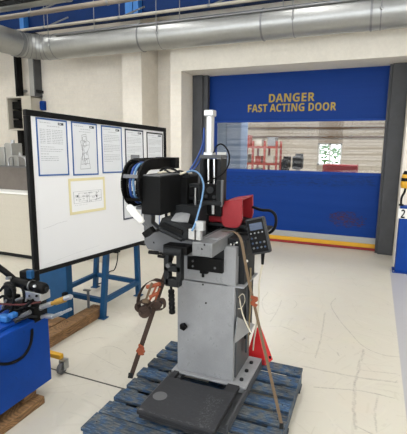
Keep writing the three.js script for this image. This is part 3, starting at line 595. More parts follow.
  const poster = (name, lab, cat, x0, y0, x1, y1, kind, edge, ew, grp, rot = 0) => {
    const p = loc(x0, y0), q = loc(x1, y1), u0 = p[0], u1 = q[0], v1 = p[1], v0 = q[1];
    const at = o.clone().addScaledVector(d, (u0 + u1) / 2).addScaledVector(up, v0).addScaledVector(nn, -.0035);
    const g = wl(thing(name, lab, cat, at, grp)); if (rot) g.quaternion.multiply(new THREE.Quaternion().setFromAxisAngle(Z_, rot));
    const w = (u1 - u0) / 2, h = v1 - v0;
    const pl = new THREE.PlaneGeometry(2 * w - 1.2 * ew, h - 1.2 * ew); pl.translate(0, h / 2, .0012);
    const bk = bx(-w + ew * .3, w - ew * .3, ew * .3, h - ew * .3, 0, .001);
    part('backing_sheet', bk, M.white, g); part('sheet', pl, std('#ffffff', .6, 0, { map: print(kind) }), g, { keepUv: true, label: 'printed white sheet' });
    for (const [a0, a1, b0, b1] of [[-w, w, h - ew, h], [-w, w, 0, ew], [-w, -w + ew, ew, h - ew], [w - ew, w, ew, h - ew]]) part(kind === 'tape' ? 'tape_strip' : 'border', bx(a0, a1, b0, b1, .0002, .003), edge, g);
  };
  const blueEdge = std('#2c5a9c', .5), navy = std('#1b2440', .45), black = std('#16181d', .45), tape = std('#e2d9ac', .7);
  const G = 'framed instruction sheets on the whiteboard';
  poster('instruction_sheet', 'instruction sheet with a small table in a blue border on whiteboard', 'poster', 35.6, 117, 69.5, 175.2, 'table', blueEdge, .012, G);
  poster('instruction_sheet', 'instruction sheet with a machine drawing in a blue border on whiteboard', 'poster', 71, 121, 98.8, 174.7, 'figure', blueEdge, .012, G);
  poster('instruction_sheet', 'blue-bordered instruction sheet of plain text next to the drawing sheet', 'poster', 101, 125, 123, 172.6, 'lines', blueEdge, .012, G);
  poster('instruction_sheet', 'navy-bordered instruction sheet of text above the black cable chain', 'poster', 124.8, 128.5, 144.3, 171, 'lines', navy, .014, G);
  poster('instruction_sheet', 'black-bordered instruction sheet of text next to the right frame of the whiteboard', 'poster', 146.6, 131.8, 163.4, 169, 'lines', black, .014, G);
  poster('instruction_sheet', 'navy-bordered sheet in the lower row behind the white handle', 'poster', 122.4, 178, 142.5, 216.5, 'lines', navy, .014, G);
  poster('instruction_sheet', 'blue-bordered sheet in the lower row behind the machine head', 'poster', 145, 176, 160, 227, 'lines', blueEdge, .016, G);
  poster('taped_drawing', 'technical drawing fixed to the whiteboard with yellow tape', 'drawing', 68.5, 178.6, 106, 209.8, 'tape', tape, .022, undefined, .008);
}

// ------------------------------------------------------------------ blue trestle under the whiteboard
{
  const fA = onY(103, 318), fC = onY(138.5, 295.5), fB = onY(95.5, 287);
  const fD = fA.clone().add(fB).sub(fC);
  const t = thing('trestle', 'blue steel trestle with splayed legs under the whiteboard', 'trestle', V((fA.x + fB.x) / 2, 0, (fA.z + fC.z) / 2));
  const ht = y => V(0, y, 0);
  const tops = [onX(107, 258, -2.3), onX(134.5, 248, -2.27)];
  const tA = V(-2.285, .86, tops[0].z), tC = V(-2.25, .86, tops[1].z), tB = V(-2.74, .86, tC.z - .02), tD = V(-2.74, .86, tA.z);
  const legs = [[tA, fA], [tC, fC], [tB, fB], [tD, fD]];
  for (const [a, b] of legs) { const l = part('leg', beam(b.clone().setY(0), a, .048, .048, X_), M.trestle, t); part('foot_plate', bx(b.x - .04, b.x + .04, 0, .008, b.z - .04, b.z + .04), M.trestle, l); }
  const at = ([a, b], y) => b.clone().lerp(a, y / a.y).setY(y);
  for (const [i, j] of [[0, 1], [1, 2], [2, 3], [3, 0]]) { const y = .17; part('stretcher', beam(at(legs[i], y), at(legs[j], y), .045, .045, Y_), M.trestle, t); part('top_rail', beam(at(legs[i], .84), at(legs[j], .84), .045, .045, Y_), M.trestle, t); }
  for (const [a, y] of [[tA, .664], [tC, .644]]) part('support_bracket', bx(a.x + .02, a.x + .12, y - .012, y, a.z - .03, a.z + .03, .002), M.boardFrame, t);
  // flat blue pedestal holding the near end
  const p0 = onZ(40, 272, -2.8), p1 = onZ(67, 290, -2.8);
  const pd = thing('steel_pedestal', 'flat blue steel pedestal under the near corner of the whiteboard', 'pedestal', V((p0.x + p1.x) / 2, 0, -2.84));
  part('plate', bx(p0.x - .06, p1.x, .012, .67, -2.88, -2.8, .006), M.trestle, pd); part('base_plate', bx(p0.x - .1, p1.x + .01, 0, .012, -2.93, -2.77), M.trestle, pd);
  part('clamp_block', bx(p1.x - .03, p1.x + .012, onZ(67, 297, -2.8).y, onZ(67, 292, -2.8).y, -2.8, -2.76, .004), M.black, pd);
  // wall-side white box and cord on the floor
  const bq = onZ(98, 275, -4.6);
  const wbx = thing('floor_box', 'pale grey box standing on the floor behind the trestle', 'box', V(bq.x - .3, 0, -4.6)); part('body', bx(bq.x - .75, bq.x + .05, 0, .55, -5.1, -4.6, .01), M.cream, wbx); part('lid', bx(bq.x - .77, bq.x + .07, .55, .58, -5.12, -4.58, .008), M.cream, wbx);
  const c0 = [[118, 253], [117, 262], [114, 270], [110, 276]].map(p => onZ(p[0], p[1], -4.3)); c0.push(onY(106, 281, .008), onY(98, 284, .008));
  single('power_cord', tube(c0.map(p => V(p.x, Math.max(.008, p.y), p.z)), .007, 50, 6), M.rubber, 'thin dark cord hanging behind the trestle', 'cord');
}

// ------------------------------------------------------------------ timbers between trestle and tank
{
  const A = onY(51, 349), B = onY(103, 315);
  const mk = (lab, off, w, h, y0, zs, ze, m, nm = 'timber_beam') => single(nm, bx(A.x + off - w, A.x + off, y0, y0 + h, ze, zs, .006), m, lab, 'timber');
  const x1 = (A.x + B.x) / 2 - A.x;
  mk('long pale timber beam on the floor beside the trestle, outermost one', x1, .09, .075, 0, A.z + .14, B.z + .02, M.wood);
  mk('pale timber bearer hidden under the planks beside the trestle', x1 - .26, .09, .075, 0, A.z + .12, -2.74, M.wood);
  mk('outer pale plank lying on the timber beams beside the trestle', x1 + .005, .13, .022, .0755, A.z + .12, B.z - .0, M.wood, 'wooden_plank');
  mk('middle pale plank lying on the timber beams beside the trestle', x1 - .14, .11, .022, .0755, A.z + .12, -2.74, M.wood, 'wooden_plank');
  mk('inner pale plank lying on the timber beams beside the trestle', x1 - .26, .1, .022, .0755, A.z + .1, -2.73, M.wood, 'wooden_plank');
  const s = onZ(87, 290, B.z + .12); single('steel_stake', [bx(s.x - .012, s.x + .012, .098, .28, B.z + .1, B.z + .112, .002), bx(s.x - .05, s.x + .02, .27, .282, B.z + .09, B.z + .12, .002)], M.casting, 'small grey steel angle standing on the brown timbers', 'bracket');
}

// ------------------------------------------------------------------ hydraulic power unit on its skids
{
  const TX = -1.885, TZ = -1.92, TY0 = .105, TY1 = .57, TXL = -2.62, TZN = -.75;
  const sk = single('timber_skid', bx(TX - .08, TX + .03, 0, .05, -1.0, onY(46, 399, .03).z, .006), M.wood, 'brown timber skid showing along the bottom of the blue tank', 'timber'); void sk;
  for (const [z, l] of [[-1.76, 'short timber block between skid and blue tank, deepest one'], [-1.25, 'short timber block between skid and blue tank, foremost one']]) single('timber_block', bx(TX - .32, TX - .03, .051, .104, z - .05, z + .05, .004), M.wood, l, 'timber');
  single('timber_skid', bx(TX - .3, TX - .2, 0, .05, -1.0, -1.84, .006), M.wood, 'second timber skid further under the blue tank', 'timber');
  single('timber_skid', bx(TXL, TXL + .12, 0, .1, -1.0, -1.84, .006), M.wood, 'timber skid under the far side of the blue tank', 'timber');
  const u = thing('hydraulic_unit', 'blue hydraulic power unit tank with pump, valves and fittings on top', 'power unit', V(TX - .35, TY0, -1.4));
  part('tank', [bx(TXL, TX, TY0, TY1, TZ, TZN, .008)], M.tank, u);
  part('tank_lid', bx(TXL + .05, TX - .05, TY1, TY1 + .02, TZ + .04, TZN - .04, .004), M.tank, u);
  part('side_cover', bx(TX, TX + .006, TY0 + .05, TY1 - .07, TZN - .1, -1.35, .002), M.tank, u);
  const Zm = -1.86;
  const at = (x, y, z = Zm) => onZ(x, y, z);
  // pump manifold
  part('manifold', pbox(23, 292, 40, 300.5, -1.84, .09, .006), M.alu, u);
  part('port', [cyl(at(36.5, 296, -1.838), at(36.5, 296, -1.83), .008), cyl(at(29, 296, -1.838), at(29, 296, -1.83), .006)], M.black, u);
  part('manifold_stand', pbox(25, 300.5, 38, 322, -1.85, .08, .004), M.graphite, u);
  // valve motor: dark ribbed barrel pointing right
  const m0 = at(13, 281), m1 = at(46, 289), dir = m1.clone().sub(m0);
  const L = dir.length();
  const mot = part('solenoid_motor', lathe([[0, 0], [.026, 0], [.031, .01], [.031, L * .3], [.036, L * .33], [.036, L * .5], [.027, L * .52], [.027, L * .58], [.033, L * .6], [.033, L * .7], [.028, L * .72], [.037, L * .76], [.037, L * .93], [.028, L], [0, L]], m0, dir), M.black, u);
  part('motor_button', cyl(m1, m1.clone().addScaledVector(dir, .04), .012), M.graphite, mot);
  part('band', [cyl(m0.clone().addScaledVector(dir, .56), m0.clone().addScaledVector(dir, .59), .037)], M.galvDark, mot);
  part('terminal_box', pbox(19, 272, 32, 283, -1.87, .07, .01), M.black, u);
  part('connector', pbox(26, 271, 31, 279, -1.84, .03, .006), M.trestle, u);
  // black arm coming from the left
  part('suction_arm', tube([V(-2.5, TY1 + .018, -1.5), V(-2.5, TY1 + .2, -1.52), V(-2.44, at(-14, 259, -1.8).y + .03, -1.66), at(-14, 259, -1.8), at(0, 268, -1.82), at(11, 276.5, -1.85), at(18, 283, -1.86)], .019, 48, 12), M.black, u);
  // filter / gauge
  const f0 = at(8, 296, -1.8), f1 = at(8.5, 279, -1.8);
  const flt = part('filter_can', lathe([[0, 0], [.02, 0], [.024, .012], [.024, .05], [.028, .052], [.028, .085], [.02, .092], [0, .092]], f0, f1.clone().sub(f0)), M.graphite, u); part('cap', cyl(f1, f1.clone().add(V(0, .012, 0)), .018), M.steel, flt);
  part('filter_base', pbox(3, 296, 14, 310, -1.8, .06, .008), M.black, u);
  part('valve_block', pbox(9, 303, 20, 316, -1.78, .07, .006), M.graphite, u);
  part('valve_block', pbox(20, 307, 34, 322, -1.8, .06, .006), M.black, u);
  // black hoses heaped on the tank
  const hoses = [
    [[0, 291], [6, 285], [12, 288], [14, 297], [12, 308], [8, 318]], [[-4, 300], [4, 296], [11, 300], [20, 306], [26, 312]],
    [[13, 282], [15, 290], [14, 300], [18, 309]], [[0, 312], [8, 308], [17, 310], [27, 305], [33, 300]], [[22, 286], [24, 295], [23, 305], [26, 314]], [[-2, 326], [8, 322], [18, 317], [29, 309]]];
  hoses.forEach((h, i) => part('hose', tube(h.map((p, k) => at(p[0], p[1], -1.74 - .02 * (i % 3) + .004 * k)), .0085, 40, 8), M.rubber, u, { label: 'black hydraulic hose' }));
  part('return_hose', tube([at(31.5, 326, -1.83), onX(32, 334, TX + .03), onX(30.5, 344, TX + .03), onX(24.5, 355, TX + .03), onX(13, 362.5, TX + .03), onX(0, 364, TX + .03), onX(-14, 360, TX + .03)], .009, 50, 10), M.rubber, u, { label: 'black hose looping down the tank side' });
  part('flat_hose', ribbon([at(-4, 303.5, -1.7), at(12, 304.5, -1.72), at(28, 304, -1.74), at(41, 301.5, -1.78)], .01, .006, Y_, 24), std('#4f1f1b', .6), u, { label: 'dark red flat hose' });
  // chrome fittings and brass solenoid to the right
  const ch = (x0, y0, x1, y1, r, z = -1.86) => cyl(at(x0, y0, z), at(x1, y1, z), r, r, 12);
  part('fitting', [ch(37, 308, 43, 306.5, .011), ch(43, 306.5, 52, 303.5, .016), ch(40, 308, 42, 307, .018)], M.alu, u, { label: 'chrome pipe fitting' });
  part('fitting', [ch(36, 318, 46, 316, .012), ch(46, 316, 53, 316.5, .016), ch(53, 316.5, 62, 313, .012), ch(62, 313, 71, 309, .009)], M.alu, u, { label: 'chrome pipe fitting' });
  part('fitting', [ch(31, 324, 37, 318, .011), ch(31.5, 323, 31, 331, .009)], M.alu, u);
  part('brass_solenoid', [ch(51, 304, 56, 302, .013), ch(56, 302.2, 65, 299, .019)], M.brass, u, { label: 'yellow brass solenoid body' });
  part('solenoid_tip', [ch(65, 298.5, 70.5, 296.5, .016), ch(70, 298, 71.5, 296, .012)], M.alu, u);
  part('support_post', [beam(at(40, 324, -1.88), at(40, 300, -1.88), .022, .022)], M.graphite, u);
  for (const [x0, y0, x1, y1, r] of [[4, 327, 12, 322, .012], [12, 322, 22, 316, .009], [22, 316, 30, 312, .013], [16, 300, 22, 298, .008], [2, 308, 6, 300, .007]]) part('coupling', ch(x0, y0, x1, y1, r, -1.72), M.casting, u);
  for (const [x, y] of [[35, 286], [22, 290], [30, 305], [17, 304], [26, 300]]) part('cap_nut', bolt(at(x, y, -1.815), V(.3, .2, 1).normalize(), .009, .012), M.alu, u);
  part('valve_knob', [new RoundedBoxGeometry(.07, .04, .05, 2, .012).translate(...at(5, 318, -1.68).toArray())], std('#2463a6', .5), u, { label: 'bright blue valve body' });
  part('valve_knob', [new RoundedBoxGeometry(.04, .03, .05, 2, .01).translate(...at(13, 315, -1.69).toArray())], std('#2463a6', .5), u, { label: 'bright blue valve body' });
  part('rigid_pipe', tube([at(0, 331, -1.66), at(14, 323, -1.7), at(28, 317, -1.76), at(37, 316.5, -1.82)], .008, 30, 8), M.graphite, u);

  // small yellow trolley behind the tank with a grey caster
  const w = onY(61.5, 373.5), cxr = w.x;
  const tl = thing('yellow_trolley', 'low yellow trolley frame with grey caster behind the blue tank', 'trolley', V(cxr - .3, 0, w.z - .03));
  part('frame', [bx(cxr - .62, cxr - .012, .1, .135, w.z - .045, w.z - .005, .005), bx(cxr - .62, cxr - .57, .1, .135, w.z - .14, w.z, .005)], M.yellow, tl);
  const cs = part('caster_fork', [bx(cxr - .02, cxr - .014, .03, .1, w.z - .05, w.z, .002), bx(cxr + .022, cxr + .028, .03, .1, w.z - .05, w.z, .002), bx(cxr - .02, cxr + .028, .094, .1, w.z - .05, w.z, .002)], M.galv, tl);
  part('caster_wheel', lathe([[.012, -.017], [.036, -.017], [.042, -.01], [.042, .01], [.036, .017], [.012, .017], [.012, -.017]], V(cxr + .004, .042, w.z), X_, 24), M.tyre, cs);
  part('axle_bolt', cyl(V(cxr - .026, .042, w.z), V(cxr + .034, .042, w.z), .008), M.steel, cs);
  const cs2 = part('caster_fork', [bx(cxr - .61, cxr - .604, .03, .1, w.z - .12, w.z - .07, .002), bx(cxr - .57, cxr - .564, .03, .1, w.z - .12, w.z - .07, .002)], M.galv, tl);
  part('caster_wheel', lathe([[.012, -.017], [.036, -.017], [.042, -.01], [.042, .01], [.036, .017], [.012, .017], [.012, -.017]], V(cxr - .587, .042, w.z - .095), X_, 24), M.tyre, cs2);
}

// ------------------------------------------------------------------ blue pallet
const PAL = { x: -.858, z: -2.125, rot: .5 * D2R, w: 1.02, d: 1.09, y: .14 };
{
  const p = thing('pallet', 'worn blue wooden pallet under the grey machine', 'pallet', V(PAL.x, 0, PAL.z)); p.rotation.y = PAL.rot; basePos.set(p, V(0, 0, 0));
  const { w, d, y } = PAL;
  const widths = [.135, .105, .09, .09, .09, .09, .09, .1], gaps = [.008, .035, .04, .04, .04, .04, .035]; let z = d / 2;
  const sum = widths.reduce((a, b) => a + b, 0) + gaps.reduce((a, b) => a + b, 0), k = d / sum;
  widths.forEach((b, i) => {
    const z1 = z, z0 = z - b * k; z = z0 - (gaps[i] ?? 0) * k; const j = rr(-.006, .006);
    const g = bx(-w / 2 + j, w / 2 + j * .5, y - .022, y + rr(-.0015, 0), z0, z1, .003);
    const m = part('deck_board', g, i % 3 === 1 ? M.palletBlue : i < 3 ? M.palletGrey : (i % 2 ? M.palletGrey : M.palletBlue), p); 
    const uv = m.geometry.attributes.uv, du = rnd(), dv = rnd(); for (let q = 0; q < uv.count; q++) uv.setXY(q, uv.getX(q) + du, uv.getY(q) + dv);
    for (const nx of [-w / 2 + .05, w / 2 - .05]) part('nail', cyl(V(nx, y - .001, (z0 + z1) / 2), V(nx, y + .0015, (z0 + z1) / 2), .004, .004, 6), M.graphite, m);
  });
  for (const x of [-w / 2 + .05, 0, w / 2 - .05]) part('stringer', bx(x - .045, x + .045, .022, y - .022, -d / 2 + .004, d / 2 - .004, .003), M.palletBlue, p);
  for (const zz of [-d / 2 + .05, 0, d / 2 - .05]) part('bottom_board', bx(-w / 2, w / 2, 0, .022, zz - .05, zz + .05, .003), M.palletGrey, p);
}

// ------------------------------------------------------------------ the welding machine
const MX0 = -1.09, MX1 = -.71, MZ0 = -2.2, MZ1 = -2.53, PT = PAL.y + .0005;
{
  const m = thing('welding_machine', 'grey pedestal welding machine with pneumatic cylinder strapped on blue pallet', 'machine', V((MX0 + MX1) / 2, PT, (MZ0 + MZ1) / 2));
  // base frame, treadle platform
  const bxl = -1.13, bxr = -.615;
  part('base_plate', [bx(bxl, bxr, PT, PT + .028, -2.56, MZ0 - .12, .002), bx(bxl, bxr, PT, PT + .028, MZ0 + .14, -1.84, .002), bx(bxl, MX0 + .03, PT, PT + .028, MZ0 - .121, MZ0 + .141), bx(-.73, bxr, PT, PT + .028, MZ0 - .121, MZ0 + .141)], M.machineDark, m);
  for (const x of [bxr - .012, bxl]) part('base_channel', bx(x, x + .012, PT + .028, PT + .055, -2.55, -1.84, .003), M.machineDark, m);
  const yc = PT + .075;
  part('column_flange', bx(MX0 - .03, bxr - .001, yc - .014, yc, MZ1 - .02, MZ0 + .03, .004), M.machine, m); part('flange_block', [bx(MX0 - .02, bxr - .014, PT + .0285, yc - .014, MZ1 - .01, MZ0 - .12), bx(MX0 - .02, MX0 + .028, PT + .0285, yc - .014, MZ0 - .121, MZ0 + .02), bx(-.728, bxr - .014, PT + .0285, yc - .014, MZ0 - .121, MZ0 + .02)], M.machine, m);
  for (const [x, z] of [[-.665, -2.24], [-.665, -2.35], [-.665, -2.46]]) part('flange_bolt', bolt(V(x, yc, z), Y_, .013, .012), M.graphite, m);
  const ph = .225;
  const P1 = onY(136, 409.5, ph), P2 = onY(217, 431, ph);
  const zs0 = MZ0 + .112, plat = part('treadle_platform', bx(P1.x, -.65, PT + .056, ph, P1.z, zs0, .008), M.platform, m, { label: 'dark worn treadle platform' });
  for (const [x0, x1] of [[P1.x + .01, MX0 + .03], [-.73, -.655]]) part('bridge', bx(x0, x1, PT + .056, ph - .003, zs0 + .004, MZ0 + .032, .002), M.platform, plat);
  const dc = onY(160, 396, ph); part('worn_disc', cyl(V(dc.x, ph, dc.z), V(dc.x, ph + .0012, dc.z), .04, .042, 28), M.worn, m, { label: 'lighter round worn patch' });
  part('platform_skirt', bx(P1.x + .01, -.66, PT + .029, PT + .057, P1.z - .01, MZ0 + .142, .004), M.platform, m);
{ // worn paint skin on the platform top
    const cv = document.createElement('canvas'); cv.width = cv.height = 256; const g = cv.getContext('2d'); g.fillStyle = '#343538'; g.fillRect(0, 0, 256, 256);
    for (let q = 0; q < 900; q++) { g.globalAlpha = rr(.05, .2); g.fillStyle = rnd() < .5 ? '#26272a' : '#4c4d50'; g.fillRect(rnd() * 256, rnd() * 256, rr(1, 12), rr(1, 5)); }
    for (let q = 0; q < 420; q++) { const t = rnd(), u = Math.pow(rnd(), .7); g.globalAlpha = rr(.1, .4); g.fillStyle = '#6a6b6d'; g.fillRect(240 - u * 70 * (1 - t * .5) + rr(-10, 10), 50 + t * 195, rr(1, 5), rr(1, 5)); }
    for (let q = 0; q < 60; q++) { g.globalAlpha = rr(.1, .4); g.fillStyle = '#6c6d70'; g.fillRect(rnd() < .5 ? rr(0, 256) : rr(0, 8), rr(244, 254), rr(3, 14), rr(1, 4)); }
    const t = new THREE.CanvasTexture(cv); t.colorSpace = THREE.SRGBColorSpace;
    const w = -.655 - (P1.x + .005), d = P1.z - .005 - (MZ0 + .118), pl = new THREE.PlaneGeometry(w, d); pl.rotateX(-Math.PI / 2); pl.translate(P1.x + .005 + w / 2, ph + .0004, MZ0 + .118 + d / 2);
    part('worn_skin', pl, dull('#ffffff', .55, { map: t }), m, { keepUv: true, label: 'scuffed dark paint' });
  }
  // column: lower cabinet, seam, upper cabinet
  const yS = onZ(208, 283, MZ0).y, yT = onZ(210, 255, MZ0).y;
  part('cabinet', bx(MX0, MX1, yc, yS - .003, MZ1, MZ0, .006), M.machine, m, { label: 'grey painted column cabinet' });
  part('inner_frame', bx(MX0 + .02, MX1 - .02, yS - .01, yS + .01, MZ1 + .02, MZ0 - .02), M.machine, m);
  part('shelf_edge', bx(MX1 - .05, MX1 + .055, yS - .006, yS + .004, MZ1 + .02, MZ0 - .002, .002), M.machine, m);
  part('upper_cabinet', bx(MX0, MX1, yS + .003, yT, MZ1, MZ0, .006), M.machine, m);
  const yL = onZ(208, 283, MZ0).y;
  part('side_panel', bx(MX1 - .001, MX1 + .01, yc + .012, yL - .012, MZ1 + .012, MZ0 - .03, .003), M.machineDark, m, { label: 'grey side panel with shade in its darker colour' }); part('side_channel', bx(MX1 + .01, MX1 + .03, yc + .2, yL - .03, MZ1 + .03, MZ0 - .19, .004), M.graphite, m);  // shade of the column side and its recess painted into dark greys
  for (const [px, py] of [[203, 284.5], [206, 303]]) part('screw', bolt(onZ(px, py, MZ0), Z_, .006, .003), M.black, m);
  const kb = onZ(185, 325, MZ0);
  const kn = part('knob', lathe([[0, 0], [.008, 0], [.008, .012], [.02, .014], [.023, .02], [.023, .032], [.018, .038], [0, .038]], kb, Z_, 10), M.black, m); for (let q = 0; q < 5; q++) { const a = q / 5 * 6.283; part('lobe', cyl(V(kb.x + Math.cos(a) * .016, kb.y + Math.sin(a) * .016, kb.z + .016), V(kb.x + Math.cos(a) * .016, kb.y + Math.sin(a) * .016, kb.z + .034), .008, .008, 10), M.black, kn); }
  // black bracket under the arm
  part('arm_bracket', pbox(187, 257.5, 222.5, 271.5, MZ0 + .03, .03), M.black, m);
  for (const [px, py] of [[193, 266], [215, 268], [193, 261]]) part('bracket_bolt', bolt(onZ(px, py, MZ0 + .03), Z_, .007, .006), M.casting, m);
  part('clamp_screw', [cyl(onZ(203, 271, MZ0 + .015), onZ(203, 277, MZ0 + .015), .008), pbox(199.5, 270, 207, 274, MZ0 + .03, .03)], M.black, m);
  // lower arm: grey milled bar with two holes in its end
  const za = -1.99, A0 = onZ(191.8, 250, za).x, A1 = onZ(212.3, 250, za).x, Ay1 = onZ(202, 242.8, za).y, Ay0 = onZ(202, 257, za).y;
  const arm = part('lower_arm', [bx(A0, A1, Ay0, Ay1, -2.47, za, .007)], std('#7e8082', .45, .2, { map: wearMap }), m, { label: 'grey milled arm bar' });
  for (const [px, py] of [[204.5, 244.8], [202, 249]]) part('hole_disc', cyl(onZ(px, py, za - .01), onZ(px, py, za + .0015), .0055, .0055, 14), M.black, arm);  // holes drawn as proud black discs, their inner dark put into the colour
  part('pale_strip', bx(A0 + .03, A1 - .012, Ay1, Ay1 + .0025, -2.46, -2.1, .001), M.alu, arm);  // paler strip along the top of the arm
  part('arm_support', bx(A0 + .005, A1 - .005, yT - .01, Ay0, -2.5, MZ0 + .01), M.graphite, m);
  // bed behind
  const yb = Ay1 - .02;
  part('bed', bx(-1.12, -.66, yT, yb, -2.62, -2.24, .006), M.graphite, m);
  part('bed_plate', bx(-.98, -.6, yb, yb + .016, -2.66, -2.36, .004), M.black, m);
  part('cabinet_cheek', bx(MX1 - .085, MX1 + .004, yT - .17, onZ(228, 247, MZ0).y, MZ1 + .01, MZ0 + .004, .004), M.machine, m); part('side_block', bx(MX1 + .004, MX1 + .04, yT - .2, yT + .02, MZ1 + .05, MZ0 - .05, .004), M.graphite, m);
  for (const [px, py] of [[222, 252], [228, 249], [234, 247], [232, 253]]) part('elbow_fitting', [cyl(onZ(px, py, -2.24), onZ(px, py - 5, -2.24), .0065, .0065, 10), cyl(onZ(px, py - 4, -2.24), onZ(px + 3, py - 4.5, -2.22), .006, .006, 10)], M.chrome, m, { label: 'chrome elbow fitting' });
  for (const [px, py] of [[238, 254], [237, 266], [239, 275], [243, 262]]) part('side_connector', [cyl(onZ(px, py, -2.3), onZ(px + 4, py - 1, -2.28), .009, .009, 12)], M.chrome, m);
  part('gusset', prism([onX(237, 317, -.69), onX(254, 324, -.66), onX(251, 330, -.66), onX(234, 343, -.69)], V(.005, 0, .003)), M.machine, m, { label: 'light grey triangular side plate' });

  // grey jaw casting to the left
  const zj = -2.08;
  const poly = (pts, z) => pts.map(p => onZ(p[0], p[1], z));
  part('jaw_plate', prism(poly([[143, 205], [152, 205], [151, 223], [160, 231], [186, 240], [198, 240], [198, 256], [176, 256], [148, 249], [144.5, 243]], zj), V(0, 0, -.05)), M.casting, m, { label: 'bent grey jaw casting' });
  part('jaw_hole_disc', cyl(onZ(154, 242.5, zj - .02), onZ(154, 242.5, zj + .001), .006), M.black, m);  // casting hole shown by a black cylinder, coloured for its dark inside
  part('jaw_web', prism(poly([[160, 231], [198, 233], [198, 256], [176, 256], [160, 250]], zj - .05), V(0, 0, -.12)), M.casting, m);
  part('upper_jaw', prism(poly([[162, 218], [168, 221], [186, 228], [190, 236], [184, 241], [160, 231], [159, 225]], -2.02), V(0, 0, -.1)), M.graphite, m, { label: 'dark wedge-shaped upper jaw' });
  part('jaw_groove_strip', prism(poly([[162, 222], [183, 231], [182, 235], [160, 226]], -2.012), V(0, 0, -.008)), M.black, m);  // black strip painted for the dark of the groove along the jaw
  part('jaw_roller', cyl(onZ(160, 229.5, -2.0), onZ(182, 240, -2.0), .011, .011, 14), M.graphite, m);
  part('deflector_plate', prism([onZ(170, 222, -2.04), onZ(188, 222.5, -2.1), onZ(191, 212, -2.24), onZ(176, 214, -2.18)], V(0, .006, 0)), M.machine, m, { label: 'light grey sloping plate' });
  part('head_column', pbox(170, 206, 199, 240, -2.2, .14), M.graphite, m);
  // clamp under the jaw
  const zk = -2.0;
  part('clamp_block', pbox(163, 246, 187, 254, zk, .1), M.black, m);
  part('clamp_cylinder', cyl(onZ(165, 251, zk + .004), onZ(182, 252.5, zk + .004), .022, .022, 18), M.graphite, m);
  part('clamp_tail', [pbox(163.5, 254, 168.5, 285, zk, .05), pbox(176, 252, 180.5, 282, zk, .05), pbox(163.5, 266, 180.5, 272, zk, .05), pbox(165, 279, 178.5, 287, zk, .05)], M.graphite, m, { label: 'dark clamp bracket hanging down' });
  part('clamp_bolt', bolt(onZ(170, 264.5, zk - .02), Z_, .014, .03), M.casting, m);
  part('side_screw', [cyl(onZ(149, 252, zk), onZ(158, 253, zk), .011), cyl(onZ(158, 253, zk), onZ(164, 254, zk), .007), cyl(onZ(158, 256, zk), onZ(165, 257, zk), .009)], M.black, m);
  // ribbed handle
  const h0 = onZ(171, 285, zk - .02), h1 = onZ(172.3, 314, zk - .01), hd = h1.clone().sub(h0), hl = hd.length(), prof = [[0, 0], [.008, 0], [.008, hl * .14]];
  for (let q = 0; q < 6; q++) { const s = hl * (.16 + q * .14); prof.push([.0165, s], [.019, s + hl * .03], [.019, s + hl * .09], [.0165, s + hl * .12]); } prof.push([.01, hl], [0, hl]);
  part('ribbed_handle', lathe(prof, h0, hd, 20), M.black, m);
  // lever with white handle
  const w0 = onZ(128, 205.5, -1.97), w1 = onZ(143, 223, -1.97), wd = w1.clone().sub(w0), wL = wd.length();
  const lev = part('lever_rod', [cyl(w1, onZ(150, 231, -1.99), .008)], M.casting, m); part('white_grip', lathe([[0, 0], [.014, .003], [.02, .012], [.023, wL * .4], [.021, wL * .8], [.016, wL * .97], [0, wL]], w0, wd), M.white, lev, { label: 'white plastic lever grip' });
  part('lever_joint', beam(onZ(145, 235, -1.99), onZ(153, 229, -1.99), .045, .035, Z_, .004), M.black, m); part('joint_link', cyl(onZ(150, 232, -2.0), onZ(162, 229, -2.03), .008), M.black, m);

  // black drive box
  const zb = -2.01, b0 = onZ(142, 196, zb).x, b1 = onZ(160.5, 196, zb).x, bt = onZ(151, 176.5, zb).y, bb = onZ(151, 215, zb).y;
  part('drive_box', bx(b0 - .006, b1, bb, bt, -2.36, zb, .008), M.blackBox, m, { label: 'black sheet metal drive box' });
  part('box_rear', bx(b0 + .03, b1 + .04, bb + .03, bt - .008, -2.46, -2.3, .006), M.graphite, m);
  part('box_lid', bx(b0 + .004, b1 - .004, bt, bt + .008, -2.27, zb - .006, .003), M.casting, m);
  part('top_cable', tube([onZ(160, 171, -2.2), onZ(166, 168, -2.2), onZ(175, 170, -2.25), onZ(182, 175, -2.3), onZ(190, 176, -2.32)], .007, 30, 8), M.black, m);
  part('top_cable', tube([onZ(158, 173, -2.15), onZ(166, 172, -2.2), onZ(176, 175, -2.25), onZ(186, 172, -2.3)], .007, 30, 8), M.cableCream, m);
  part('top_cable', tube([onZ(163, 168, -2.2), onZ(171, 173, -2.2), onZ(180, 171, -2.28), onZ(188, 174, -2.32)], .006, 30, 8), M.graphite, m);
  part('head_block', pbox(164, 177, 187, 206, -2.27, .16), M.blackBox, m);
  // bracket that carries the cable chain
  const zc = -2.02;
  part('chain_bracket', pbox(130.5, 154.8, 139.2, 164, -2.2, .006), M.worn, m);
  // cable chain: a C of links with blue hoses inside
  const R = .112, n = 9, cX0 = -1.33, cX1 = -1.222, cZ = -2.11, cY = onZ(136, 184, -2.03).y, xc = (cX0 + cX1) / 2;
  const path = [V(xc, cY + R, -2.36), V(xc, cY + R, -2.28), V(xc, cY + R, -2.2)];
  for (let q = 0; q <= n; q++) { const a = Math.PI / 2 - q / n * Math.PI; path.push(V(xc, cY + Math.sin(a) * R, cZ + Math.cos(a) * R)); }
  path.push(V(xc, cY - R, cZ - .08));
  const ctr = p => V(xc, cY, Math.min(p.z, cZ));
  part('chain_anchor', bx(cX0, cX1 + .04, cY + R - .035, cY + R + .035, -2.42, -2.36, .004), M.black, m);
